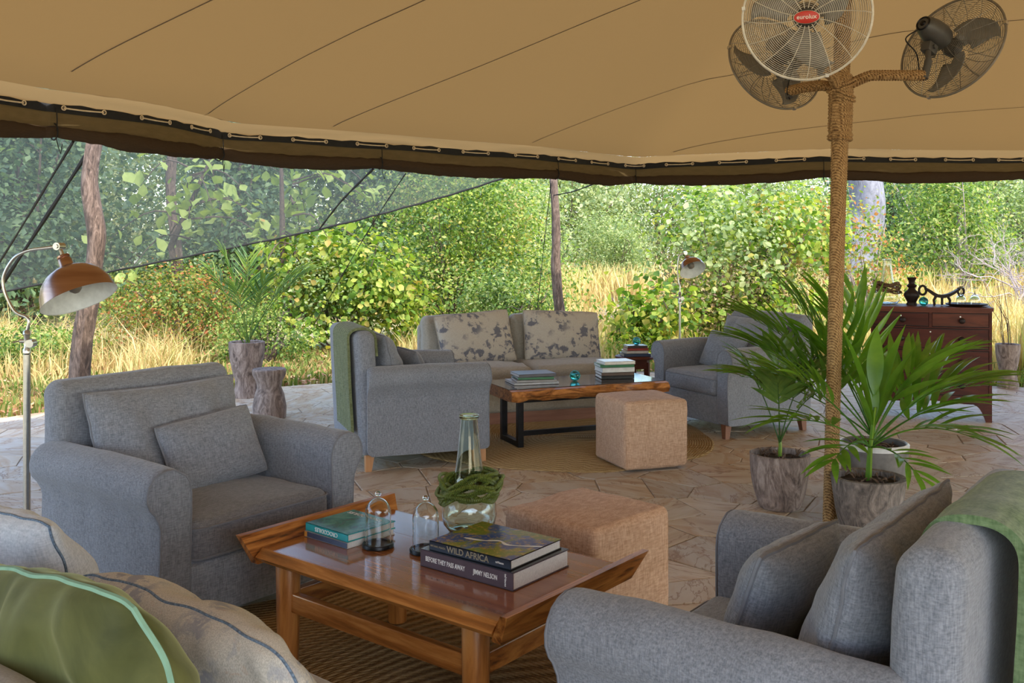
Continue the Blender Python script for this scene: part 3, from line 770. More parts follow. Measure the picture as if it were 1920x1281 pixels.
# ---------------------------------------------------------------- beige sofa by the far coffee table
SF = (.055, 8.08, -71.)    # centre, facing
def far_sofa():
    t = thing('sofa', 'beige armless two-seat sofa on a wooden plinth, facing the far coffee table', 'sofa', (SF[0], SF[1], 0), R(SF[2]-90))
    W, D = 1.55, .78
    b = MB().box((0, 0, .055), (W-.06, D-.08, .11), bev=.006); b.build('plinth', 'plinth_wood', t, False)
    b = MB(); rbox((0, .0, .20), (W-.02, D-.03, .20), .03, b, 4, 8, wr=.003); b.build('seat_base', 'beige_fabric', t)
    for i, x in enumerate((-W/4, W/4)):
        b = MB(); rbox((x, .04, .375), (W/2-.006, .70, .17), .055, b, 5, 10, (0, .01, .022), .012, i); c = b.build('seat_cushion', 'beige_fabric', t)
        b = MB()
        def lean(p): p.y -= .10*(p.z/.5); return p
        rbox((x, -.25, .615), (W/2-.01, .17, .44), .06, b, 5, 10, (.004, .025, .012), .014, i+4, lean); c = b.build('back_cushion', 'beige_fabric', t)
        pts = [Vector((x-W/4+.06+(W/2-.12)*q/10, -.262-.10*.42, .615+.215)) for q in range(11)]
        MB().tube(pts, .004, 5).build('piping', 'beige_piping', c)
    b = MB(); rbox((0, -.375, .43), (W, .10, .66), .04, b, 4, 8); b.build('back', 'beige_fabric', t)
    return t
far_sofa()
make_pillow('scatter_cushion', 'left floral printed cushion on the beige sofa, blue-grey blossoms on linen', 'cushion', .68, .46, .17, 'flower_print', 'beige_piping',
            M=place_on(SF[0], SF[1], SF[2], .36, -.05, .655, 20, 3, 4), seed=11, wr=.014, pinch=.06, group='floral cushions on the far sofa')
make_pillow('scatter_cushion', 'right floral printed cushion on the beige sofa, blue-grey blossoms on linen', 'cushion', .70, .45, .17, 'flower_print', 'beige_piping',
            M=place_on(SF[0], SF[1], SF[2], -.41, -.05, .655, 20, -3, -3), seed=13, wr=.014, pinch=.06, group='floral cushions on the far sofa')

# ---------------------------------------------------------------- foreground sofa with pillows (lower left)
FS = (-.98, 2.14, 53.5)
def near_sofa():
    t = thing('sofa', 'beige sofa in the foreground at lower left, seen from behind its backrest', 'sofa', (FS[0], FS[1], 0), R(FS[2]-90))
    W = 2.0; cx = -.13
    b = MB(); rbox((cx, -.06, .23), (W, .74, .28), .04, b, 4, 8); b.build('seat_base', 'beige_fabric', t)
    for x in (cx-W/4, cx+W/4):
        b = MB(); rbox((x, .0, .42), (W/2-.01, .66, .13), .05, b, 4, 8, (0, .01, .02), .006, x); b.build('seat_cushion', 'beige_fabric', t)
    def lean(p): p.y -= .06*(p.z/.4); return p
    b = MB(); rbox((cx, -.44, .44), (W, .17, .74), .07, b, 6, 14, (0, .008, .01), .006, 3, lean); b.build('back', 'beige_fabric', t)
    for sx in (-1, 1):
        for y in (.24, -.36): MB().box((0, 0, .05), (.06, .06, .10), bev=.004).build('leg', 'brown_leg_wood', t, False, loc=(cx+sx*.93, y, 0))
    return t
near_sofa()

# foreground sofa cushions
def fs(lx, ly, lz, tilt=0, yaw=0, roll=0): return place_on(*FS, lx, ly, lz, tilt, yaw, roll)
make_pillow('velvet_cushion', 'olive green velvet cushion with mint piping at the lower left corner', 'cushion', .84, .52, .20, 'green_velvet', 'mint_piping', .0048,
            M=fs(.51, -.315, .645, 12, 0, -8), seed=21, wr=.030, pinch=.0, n=90, sag=.2, rnd_=.22)
make_pillow('linen_cushion', 'faded floral linen cushion with navy fringed seam in front of the green velvet one', 'cushion', .66, .50, .23, 'faded_print', 'navy_fringe', .0026,
            M=fs(.575, -.06, .575, 20, 0, 1.5), seed=22, wr=.026, pinch=.04, n=60, sag=.25, pipename='fringe', rnd_=.25)
make_pillow('linen_cushion', 'pale blue-grey linen cushion with frayed corner at the left edge', 'cushion', .52, .46, .20, 'blue_linen', 'navy_fringe', .003,
            M=fs(-.105, -.05, .625, 16, 0, -3), seed=23, wr=.024, pinch=.05, n=52, sag=.1, pipename='fringe', rnd_=.08)

# ---------------------------------------------------------------- rugs
def rug(name, label, cx, cy, r0, mat, ring, seed, squash=1., rot=0, nseg=160, wob=.02):
    nr = int(r0/ring); V = [(0, 0, .010)]; F = []; per = 2
    rr = []
    for k in range(1, nr*per+1):
        rr.append((k*ring/per, .012 if k % per else .0065))
    for (r, z) in rr:
        for j in range(nseg):
            a = 2*PI*j/nseg; q = r*(1+wob*(r/r0)*mn.noise(Vector((math.cos(a)*1.7, math.sin(a)*1.7, seed))))
            x, y = q*math.cos(a), q*math.sin(a)*squash
            V.append((x, y, z+.004*max(0, mn.noise(Vector((x*3, y*3, seed))))*(r/r0)))
    for j in range(nseg): F.append((0, 1+j, 1+(j+1) % nseg))
    for k in range(len(rr)-1):
        a = 1+k*nseg
        for j in range(nseg): F.append((a+j, a+nseg+j, a+nseg+(j+1) % nseg, a+(j+1) % nseg))
    a = 1+(len(rr)-1)*nseg; b = len(V)
    for j in range(nseg): V.append((V[a+j][0]*1.003, V[a+j][1]*1.003, .0018))
    for j in range(nseg): F.append((a+j, b+j, b+(j+1) % nseg, a+(j+1) % nseg))
    o = MB().add(V, F).build(name, mat, loc=(cx, cy, 0), rot=(0, 0, rot)); tag(o, label, 'rug', 'round braided sisal rugs')
    return o
rug('braided_rug', 'round braided sisal rug under the near wooden coffee table', -.25, 2.76, 1.30, 'braid_near', .016, 1)
rug('braided_rug', 'round braided sisal rug with wavy edge under the live-edge table and far pouf', .36, 7.18, 1.12, 'braid_far', .017, 7, wob=.10)

# ---------------------------------------------------------------- poufs
def pouf(label, x, y, yaw, s=.45, h=.43, seed=0):
    t = MB(); rbox((0, 0, h/2+.002), (s, s, h), .028, t, 4, 16, (.010, .010, .010), .006, seed)
    o = t.build('pouf', 'hessian', loc=(x, y, 0), rot=(0, 0, R(yaw))); tag(o, label, 'pouf', 'cube poufs in tan woven cloth')
    for i in range(4):
        a = PI/4+i*PI/2; c = s/2-.009
        sx, sy = (1 if math.cos(a) > 0 else -1), (1 if math.sin(a) > 0 else -1)
        MB().tube([(sx*c, sy*c, .03+q*(h-.07)/6) for q in range(7)], .0035, 5).build('corner_seam', 'hessian', o)
    return o
pouf('tan woven cube pouf on the far round rug beside the live-edge table', .84, 6.31, 20, seed=1).location.z = .012
pouf('tan woven cube pouf on the stones behind the near coffee table', .285, 3.67, 45, seed=2)

# ---------------------------------------------------------------- near coffee table
TX, TY, TA = -.248, 3.153, -38.5
def coffee():
    t = thing('coffee_table', 'polished orange-brown wooden coffee table with raised slanted ends, in the foreground', 'table', (TX, TY, 0), R(TA))
    L, W = 1.02, .66
    for sg in (-1, 1):
        V = []
        for x in (-L/2, L/2): V += [(x, sg*(W/2-.012), .370), (x, sg*(W/2+.002), .386), (x, sg*(W/2-.026), .4102), (x, sg*(W/2-.030), .4102), (x, sg*(W/2-.030), .370)]
        MB().add(V, [(0, 1, 2, 3, 4), (9, 8, 7, 6, 5)]+[(k, k+5, (k+1) % 5+5, (k+1) % 5) for k in range(5)]).build('edge_strip', 'table_wood_x', t, False)
    # top: three boards between bevelled front and rear strips
    for i in range(3):
        y0 = -W/2+.031+i*(W-.062)/3; y1 = y0+(W-.062)/3; e0 = e1 = .0008
        V = []
        for x in (-L/2, L/2):
            V += [(x, y0, .372), (x, y1, .372), (x, y1, .409), (x, y1-e1, .410), (x, y0+e0, .410), (x, y0, .409)]
        F = [(0, 1, 2, 3, 4, 5), (11, 10, 9, 8, 7, 6)]+[(k, k+6, (k+1) % 6+6, (k+1) % 6) for k in range(6)]
        F = [tuple(reversed(f)) for f in F]
        MB().add(V, F).build('top_board', 'table_top_wood' if i else 'table_top_wood', t, False)
    for s in (-1, 1):
        # slanting end boards, longer than the top is wide and leaning outwards
        X = lambda z: s*(L/2-.004+(z-.365)*.62)
        V = []
        for y, c in ((-W/2-.012, 0), (W/2+.02, 0)):
            for z, th in ((.362, 0), (.362, .034), (.452, .024), (.452, 0)):
                V.append((X(z)+s*th, y+(.03*(z-.41)/.09 if y > 0 else -.03*(z-.41)/.09), z))
        F = [(0, 1, 2, 3), (7, 6, 5, 4), (0, 4, 5, 1), (1, 5, 6, 2), (2, 6, 7, 3), (3, 7, 4, 0)]
        if s > 0: F = [tuple(reversed(f)) for f in F]
        m_ = MB().add(V, F).build('end_board', 'table_wood_y', t, False, merge=0)
    for x in (-.435, .39):
        for y in (-.255, .255):
            MB().lathe([(.030, 0), (.034, .004), (.039, .2), (.041, .36), (.036, .372)], 20, Matrix.Translation((x, y, .012))).build('leg', 'table_wood_z', t)
    for y in (-.255, .255): MB().box((-.022, y, .240), (.80, .030, .062), bev=.004).build('stretcher', 'table_wood_x', t, False)
    for x in (-.435, .39): MB().box((x, 0, .240), (.030, .48, .062), bev=.004).build('stretcher', 'table_wood_y', t, False)
    for x in (-.435, .39): MB().box((x, 0, .352), (.05, .56, .04), bev=.003).build('bearer', 'table_wood_y', t, False)
    return t
coffee()

# ---------------------------------------------------------------- books
def book(label, x, y, z, yaw, w_, d_, h_, cover, top=None, spine_side='y', group=None, name='book'):
    """closed book lying flat; spine along local -y; w_ along x (spine length), d_ depth"""
    t = thing(name, label, 'book', (x, y, z), R(yaw), group); ct = min(.0028, h_*.18)
    b = MB().box((0, 0, ct/2), (w_, d_, ct)).box((0, -d_/2+ct/2, h_/2), (w_, ct, h_)); b.box((0, 0, h_-ct/2), (w_, d_, ct))
    b.build('cover', cover, t, False)
    MB().box((0, .002, h_/2), (w_-.008, d_-.010, h_-2*ct)).build('pages', 'paper', t, False)
    if top:
        MB().box((0, .0006, h_+.0002), (w_-.001, d_-.002, .0006)).build('cover_picture', top, t, False)
    return t
def spine(t, txt, d_, h_, x, size, mat, sx=1., flip=False, zoff=0):
    M = frame((-1, 0, 0), (0, 0, -1), (0, -1, 0), (x, -d_/2-.0004, h_/2+zoff)) if flip else frame((1, 0, 0), (0, 0, 1), (0, -1, 0), (x, -d_/2-.0004, h_/2+zoff))
    return text_part(txt, size, mat, t, M, 'spine_lettering', sx=sx)
TZ = .411
b1 = book('thick aubergine book lying under the aerial-photo book on the near coffee table', -.055, 3.048, TZ, -38.2, .372, .285, .054, 'aubergine_cover')
MB().box((0, 0, .0545), (.372, .285, .0008)).build('jacket', 'black_cover', b1, False)
spine(b1, 'BEFORE THEY PASS AWAY', .285, .054, -.082, .021, 'text_white', .66)
spine(b1, 'JIMMY NELSON', .285, .054, .080, .021, 'text_white', .66)
text_part('teNeues', .011, 'text_white', b1, frame((0, 0, -1), (1, 0, 0), (0, -1, 0), (.158, -.1429, .027)), 'spine_lettering')
b2 = book('large book with a blue and green aerial river cover, topmost of the near stack', -.052, 3.040, TZ+.0555, -37.5, .322, .262, .030, 'black_cover', 'aerial_cover')
# pale river across the picture
pts = [(-.06+.02, .02), (-.02, .0), (.03, .02), (.075, .005), (.155, .03)]
mb = MB(); n_ = 30; V = []
for i in range(n_):
    p = crom([(a, b, 0) for a, b in [(-.09, -.045), (-.03, -.035), (.02, -.005), (.07, -.02), (.16, .03)]], i/(n_-1)); wd = .003+.004*abs(math.sin(i*.4))
    V += [(p.x, p.y-wd, .0310), (p.x, p.y+wd, .0310)]
mb.add(V, [(2*i, 2*i+2, 2*i+3, 2*i+1) for i in range(n_-1)]); mb.build('river_line', 'white_cover', b2, False)
spine(b2, 'WILD AFRICA', .262, .030, -.005, .027, 'text_gold', 1.0)
text_part('teNeues', .009, 'text_white', b2, frame((1, 0, 0), (0, 0, 1), (0, -1, 0), (.12, -.1314, .015)), 'spine_lettering')
text_part('MICHAEL POLIZA', .008, 'text_gold', b2, frame((1, 0, 0), (0, 0, 1), (0, -1, 0), (-.125, -.1314, .015)), 'spine_lettering')
b3 = book('white paperback with navy spine under the teal river-cover book', -.566, 3.372, TZ, -40, .225, .215, .020, 'white_cover')
MB().box((0, -.1082, .010), (.225, .0012, .017)).build('spine_band', 'book_navy', b3, False); MB().box((-.105, -.109, .010), (.014, .0016, .017)).build('spine_band', 'book_orange', b3, False)
b4 = book('teal book with a green river picture cover, topmost of the stack beside the glass cloche', -.564, 3.376, TZ+.0205, -40.5, .225, .215, .026, 'teal_cover', 'river_cover')
spine(b4, 'CROCODILES', .215, .026, .0, .020, 'text_white', 1., True)
text_part('CROCODILES', .026, 'white_cover', b4, frame((-1, 0, 0), (0, -1, 0), (0, 0, 1), (-.01, .075, .0268)), 'cover_lettering', sx=1.1)

# ---------------------------------------------------------------- glass on the near table
def cloche(label, x, y):
    t = thing('glass_cloche', label, 'cloche', (x, y, TZ), 0, 'small glass domes on the coffee table')
    MB().lathe([(.050, 0), (.0535, .002), (.0535, .011), (.051, .014), (.046, .014), (.045, .009), (0, .009)], 40).build('base', 'black_steel', t)
    prof = [(.0435, .0145), (.0435, .10)]+[(.0435*math.cos(a), .112+.052*math.sin(a)) for a in np.linspace(0, PI/2*.97, 12)]
    inn = [(max(0.0005, r-.0016), z-.0012*(z > .1)) for r, z in prof]
    MB().lathe(prof+[(0.0, prof[-1][1]+.0006)], 40, cap=False).lathe(list(reversed(inn))+[(prof[0][0], .0145)], 40, cap=False).build('dome', 'clear_glass', t, merge=.00005)
    MB().lathe([(.003, .163), (.003, .168), (.008, .171), (.0105, .177), (.0085, .183), (.004, .186), (0, .1865)], 20).build('knob', 'clear_glass', t)
    return t
cloche('small glass cloche on a dark base beside the teal book, left of the pair', -.45, 3.245)
cloche('small glass cloche on a dark base behind the big book stack, right of the pair', -.285, 3.19)
def demijohn(name, label, x, y, z, H=.41, rb=.100, coil='green', seed=0, tilt=16):
    t = thing(name, label, 'vase', (x, y, z), 0, 'glass vases wearing bead garlands')
    k = H/.41; q = rb/.1
    prof = [(.052*q, .002), (.075*q, .006), (.094*q, .030), (.100*q, .062), (.096*q, .098), (.078*q, .135), (.056*q, .170), (.052*q, .21), (.043*q, .27), (.036*q, .34), (.031*q, .395), (.033*q, .41)]
    prof = [(a, b*k) for a, b in prof]
    inner = [(max(.001, a-.003), b+(.003 if i < 2 else 0)) for i, (a, b) in enumerate(prof)]
    MB().lathe([(0, .002)]+prof+list(reversed(inner))+[(0, .009)], 40, cap=False, fn=lambda a, zz: 1+.012*math.sin(a*5+zz*9)).build('glass_body', 'aqua_glass' if coil == 'green' else 'clear_glass', t, merge=.00005)
    MB().lathe([(.030*q, .398*k), (.036*q, .402*k), (.036*q, .412*k), (.030*q, .414*k)], 30).build('rim', 'aqua_glass', t)
    MB().lathe([(0, .0095), (.04*q, .010), (.055*q, .013), (.02*q, .02), (0, .022)], 30).build('glass_punt', 'aqua_glass', t)
    g = thing('bead_garland', ('green bead rope coiled round the clear vase on the near table' if coil == 'green' else 'brown bead garland coiled round the glass vase on the chest of drawers'),
              'garland', (x, y, z+.155*k), 0)
    rnd = random.Random(seed)
    for s in range(16 if coil == 'green' else 10):
        ph = rnd.uniform(0, 6.28); ph2 = rnd.uniform(0, 6.28); base = .066+.030*rnd.random()+.012*(s % 3); hz = rnd.uniform(-.042, .040); pts = []; rad = []
        nb = 390
        for i in range(nb+1):
            a = 2*PI*i/nb
            zz = hz+.014*math.sin(2*a+ph)+.010*math.sin(3*a+ph2)+math.sin(a+.4)*0
            need = .060 if zz > .03 else (.072 if zz > .005 else (.092 if zz > -.02 else .102))
            r = max(base, need)*q+.004*math.sin(5*a+ph2)
            X, Y = r*math.cos(a), r*math.sin(a)
            pts.append((X, Y*.95, (zz+math.tan(R(tilt))*X)*k)); rad.append((.0054 if coil == 'green' else .005)*(1.22 if i % 3 else .62))
        MB().tube(pts, rad, 6, False).build('bead_strand', 'beads_green' if coil == 'green' else 'beads_brown', g)
    return t
plain('beads_green', (.115, .145, .022), .45, var=.35, scale=150); plain('beads_brown', (.16, .09, .045), .6, var=.5, scale=90)
demijohn('glass_vase', 'tall clear green glass vase with green beads on the near coffee table', -.152, 3.42, TZ, .41, .098, 'green', 3, 9)

# ---------------------------------------------------------------- live-edge coffee table and its things
LX, LY, LA_ = .46, 7.05, 22.5
def live_table():
    t = thing('live_edge_table', 'dark live-edge slab table on black steel frames, on the far rug', 'table', (LX, LY, .012), R(LA_))
    L, W = 1.24, .56; n_ = 60; V = []; 
    def fe(u, k): return -W/2+.028*mn.noise(Vector((u*5, 0, k)))+.012*mn.noise(Vector((u*17, 3, k)))
    ring = []
    for i in range(n_+1):
        u = i/n_; x = -L/2+L*u
        y = fe(u, 1); lo = fe(u, 2)
        V += [(x, W/2, .425), (x, y+.035, .425), (x, y, .418), (x, lo-.022-.010*mn.noise(Vector((u*9, 0, 7))), .385), (x, lo-.002, .352+.014*mn.noise(Vector((u*12, 0, 9)))), (x, lo+.06, .345), (x, W/2, .350)]
    F = []
    top = [(i*7+k, (i+1)*7+k, (i+1)*7+k+1, i*7+k+1) for i in range(n_) for k in (0,)]
    oth = [(i*7+k, (i+1)*7+k, (i+1)*7+(k+1) % 7, i*7+(k+1) % 7) for i in range(n_) for k in (1, 2, 3, 4, 5, 6)]
    caps = [tuple(range(7)), tuple(n_*7+k for k in range(6, -1, -1))]
    MB().add(V, [f[::-1] for f in oth+caps]).build('slab_edge', 'live_edge', t, merge=0)
    MB().box((0, .012, .4268), (L-.006, W-.055, .003)).build('slab_top', 'dark_slab_top', t, False)
    for x in (-L/2+.14, L/2-.14):
        f = MB()
        for y in (-.10, .20): f.box((x, y, .174), (.042, .042, .348), bev=.002)
        f.box((x, .05, .021), (.040, .30, .040), bev=.002).box((x, .05, .328), (.040, .30, .036), bev=.002); f.build('leg_frame', 'black_steel', t, False)
    MB().box((0, -.10, .095), (L-.28, .03, .034), bev=.002).build('rail', 'black_steel', t, False)
    MB().box((0, -.10, .328), (L-.28, .03, .036), bev=.002).build('rail', 'black_steel', t, False)
live_table()
def stack(items, x, y, z, yaw, group, labels):
    rnd = random.Random(int(x*100)); zz = z
    for (w_, d_, h_, c, top), lb in zip(items, labels):
        book(lb, x+rnd.uniform(-.008, .008), y+rnd.uniform(-.008, .008), zz, yaw+rnd.uniform(-7, 7), w_, d_, h_, c, top, group=group); zz += h_+.001
    return zz
LTZ = .442
LT_M = Matrix.Translation((LX, LY, 0))@Matrix.Rotation(R(LA_), 4, 'Z')
p = LT_M@Vector((-.33, .02, 0))
stack([(.33, .25, .016, 'book_silver', None), (.29, .23, .016, 'book_grey', None), (.26, .21, .017, 'book_green', None), (.28, .21, .022, 'book_slate', None)], p.x, p.y, LTZ, 14, 'books stacked on the left of the live-edge table',
      ['wide silver-grey book, bottom of the left stack on the live-edge table', 'grey book second from the bottom of the left stack on the live-edge table',
       'green-spined book third from the bottom of the left stack on the live-edge table', 'slate book topmost of the left stack on the live-edge table'])
p = LT_M@Vector((.345, .03, 0))
zz = stack([(.25, .19, .024, 'black_cover', None), (.25, .185, .022, 'book_brown', None), (.25, .19, .036, 'white_cover', None), (.26, .19, .020, 'book_green', None), (.24, .18, .024, 'book_cream', None)], p.x, p.y, LTZ, 14, 'books stacked on the right of the live-edge table',
      ['black book, bottom of the right stack on the live-edge table', 'brown book second from the bottom of the right stack on the live-edge table', 'thick white book with dark print, middle of the right stack on the live-edge table',
       'green book second from the top of the right stack on the live-edge table', 'cream book topmost of the right stack on the live-edge table'])
def glass_ball(label, x, y, z, r):
    t = thing('glass_float', label, 'glass ball', (x, y, z+r), 0, 'teal glass balls')
    bm = bmesh.new(); bmesh.ops.create_icosphere(bm, subdivisions=3, radius=r); me = bpy.data.meshes.new('ball'); bm.to_mesh(me); bm.free()
    me.materials.append(MAT['teal_glass']); me.polygons.foreach_set('use_smooth', [True]*len(me.polygons)); link('ball', me, t)
    mb = MB(); rnd = random.Random(5)
    for k in range(6):
        ax = Vector((rnd.uniform(-1, 1), rnd.uniform(-1, 1), rnd.uniform(-1, 1))).normalized(); q = ax.orthogonal().normalized(); s = ax.cross(q)
        o = ax*r*rnd.uniform(-.5, .5); rr = math.sqrt(r*r-o.length_squared)*1.01
        mb.tube([o+(q*math.cos(2*PI*i/20)+s*math.sin(2*PI*i/20))*rr for i in range(21)], r*.05, 4, False)
    mb.build('net_cord', 'teal_cover', t)
p = LT_M@Vector((-.01, -.02, 0)); glass_ball('teal glass ball on the live-edge table between the two book stacks', p.x, p.y, LTZ, .037)
# small round side table with books
def side_table():
    t = thing('side_table', 'small round reddish wooden side table behind the live-edge table', 'table', (1.09, 8.55, 0), 0)
    MB().lathe([(0, .425), (.165, .425), (.178, .435), (.178, .448), (.168, .453), (0, .453)], 40).build('tabletop', 'mahogany_light', t)
    MB().lathe([(.125, .345), (.13, .425)], 8, cap=True).build('apron', 'mahogany_light', t, False)
    for i in range(3):
        a = 2*PI*i/3-.6; V = Matrix.Rotation(a, 4, 'Z'); MB().box((.115, 0, .2), (.045, .03, .40), V, .003).build('leg', 'mahogany_light', t, False)
side_table()
zz = stack([(.24, .19, .026, 'book_navy', None), (.20, .16, .024, 'book_cream', None), (.19, .15, .022, 'book_red', None), (.18, .14, .020, 'book_brown', None)], 1.09, 8.53, .454, 5, 'books on the round side table',
      ['navy book at the bottom of the stack on the round side table', 'cream book second from the bottom on the round side table', 'red book second from the top on the round side table', 'brown book topmost on the round side table'])
glass_ball('teal glass ball on top of the books on the round side table', 1.10, 8.53, zz, .034)

# ---------------------------------------------------------------- floor lamps
def lamp(label, base, H, reach, az, shade_r, shade_dir, bow, pr=.0155):
    t = thing('floor_lamp', label, 'lamp', (base[0], base[1], 0), 0, 'metal reading lamps with bell shades')
    h1 = H*.66
    MB().lathe([(.125, 0), (.13, .006), (.13, .016), (.11, .024), (.03, .032), (.022, .05)], 40).build('base', 'brushed_nickel', t)
    MB().lathe([(pr, .03), (pr, h1)], 20).build('pole', 'brushed_nickel', t)
    j = MB().lathe([(.010, h1), (.017, h1+.006), (.017, h1+.022), (.012, h1+.03), (.012, h1+.085), (.017, h1+.092), (.014, h1+.105), (.008, h1+.11)], 16)
    j.tube([(-.03, 0, h1+.06), (.034, 0, h1+.06)], .009, 10).tube([(.02, -.02, h1+.05), (.02, .02, h1+.05)], .018, 14); j.tube([(-.03, 0, h1+.06), (-.06, -.004, h1+.055)], .004, 6)
    j.build('joint', 'brushed_nickel', t)
    dx, dy = math.cos(az), math.sin(az)
    P = [(0, 0, h1+.10), (bow*.05, 0, h1+.16), (-bow*.55, 0, H*.80), (-bow, 0, H*.885), (-bow*.62, 0, H*.955), (0, 0, H*.985), (reach*.6, 0, H*.995), (reach, 0, H)]
    P = [(a*dx, a*dy, c) for a, b, c in P]; Q = [crom(P, i/50) for i in range(51)]
    MB().tube(Q, .0072, 10).build('arm', 'brushed_nickel', t)
    e = Vector(P[-1]); ax = Vector(shade_dir).normalized()
    sd = Vector((dy, -dx, 0))
    hd = MB().tube([e-sd*.024, e+sd*.024], .017, 16).tube([e-sd*.03, e+sd*.03], .009, 10)
    hd.tube([e, e+ax*.05], .008, 8); hd.build('head_joint', 'brushed_nickel', t)
    Z = ax; X = Z.orthogonal().normalized(); M = frame(X, Z.cross(X), Z, e+ax*.045)
    k = shade_r/.15
    sh = MB().lathe([(.018, 0), (.027, .004), (.027, .012), (.023, .016), (.029, .022), (.031, .05*k), (.036, .055*k), (.062*k, .064*k), (.096*k, .084*k), (.124*k, .115*k), (.142*k, .155*k), (.150*k, .196*k), (.152*k, .200*k)], 48, M, cap=False)
    s_ = sh.build('shade', 'copper', t)
    MB().lathe([(.010, .056*k), (.060*k, .068*k), (.094*k, .088*k), (.121*k, .118*k), (.139*k, .157*k), (.148*k, .198*k), (.152*k, .200*k)], 48, M, cap=False).build('lining', 'shade_inside', s_)
    MB().lathe([(.014, .06*k), (.016, .085*k), (.027, .11*k), (.031, .135*k), (.026, .158*k), (.012, .17*k), (0, .173*k)], 20, M).build('bulb', 'wire_grey', s_)
    return t
lamp('tall nickel floor lamp with a large copper shade at the left, beside the near armchair', (-2.165, 4.31), 1.42, .155, -.12, .162, (.42, -.18, -.88), .115)
lamp('slim floor lamp with a small copper shade behind the far right armchair', (1.52, 8.75), 1.36, .05, 0, .118, (.22, -.62, -.75), .02, .010)

# ---------------------------------------------------------------- rope-wrapped pole with its arms
def rope_tube(mb, pts, r, pitch=.0125, n=16, lump=.0035):
    """a tube whose radius swells once per coil of the wrapped rope"""
    P = [Vector(p) for p in pts]; Ls = [0.]
    for i in range(len(P)-1): Ls.append(Ls[-1]+(P[i+1]-P[i]).length)
    T = Ls[-1]; k = max(8, int(T/pitch*3)); Q = []; rad = []
    for i in range(k+1):
        s = T*i/k; j = min(len(P)-2, max(0, int(np.searchsorted(Ls, s))-1)); f = (s-Ls[j])/max(1e-9, Ls[j+1]-Ls[j])
        q = P[j].lerp(P[j+1], f); rr = (r[j]+(r[j+1]-r[j])*f) if hasattr(r, '__len__') else r
        Q.append(q+Vector((mn.noise(Vector((s*30, 0, 0))), mn.noise(Vector((0, s*30, 0))), 0))*.0012); rad.append(rr+lump*abs(math.sin(PI*s/pitch))-lump*.5)
    return mb.tube(Q, rad, n)
PB = Vector((1.613, 4.90, 0)); PT = Vector((1.70, 4.90, 3.42))
def on_pole(z): return PB.lerp(PT, z/3.42)
pl = thing('rope_pole', 'tall leaning pole wrapped in sisal rope, carrying three fans among the potted palms', 'pole', tuple(PB))
def P_(v): return Vector(v)-PB
rope_tube(MB(), [P_(on_pole(z)) for z in (0, .8, 1.6, 2.0, 2.6, 3.42)], [.036, .036, .038, .042, .040, .038]).build('pole', 'sisal_rope', pl)
rope_tube(MB(), [P_(on_pole(z)) for z in (1.985, 2.0, 2.2, 2.29)], [.050, .058, .060, .052], .016, 20, .006).build('rope_bundle', 'sisal_rope', pl)
rope_tube(MB(), [P_(on_pole(z)) for z in (1.955, 1.99)], [.060, .061], .017, 20, .007).build('rope_bundle', 'sisal_rope', pl)
def hand(z): return on_pole(z)
armR = [hand(2.24), hand(2.25)+Vector((.06, 0, 0)), Vector((1.785, 4.89, 2.275)), Vector((1.82, 4.885, 2.285)), Vector((2.075, 4.86, 2.28))]
armL = [hand(2.22), Vector((1.60, 4.98, 2.25)), Vector((1.545, 5.12, 2.262)), Vector((1.50, 5.24, 2.262))]
armF = [hand(2.22), Vector((1.62, 4.84, 2.24)), Vector((1.58, 4.76, 2.26)), Vector((1.50, 4.68, 2.28))]
for A in (armR, armL, armF):
    rope_tube(MB(), [P_(a) for a in A], .026, .0135, 14, .005).build('arm', 'sisal_rope', pl)
mb = MB()
for z, s in ((2.25, 1), (2.20, -1)):
    for k in range(2):
        c = P_(on_pole(z-.02*k)); mb.tube([c+Vector((math.cos(a)*.066, math.sin(a)*.066, .028*math.sin(a*1+s))) for a in np.linspace(0, 2*PI, 25)], .007, 6, False)
mb.build('knot', 'sisal_rope', pl)

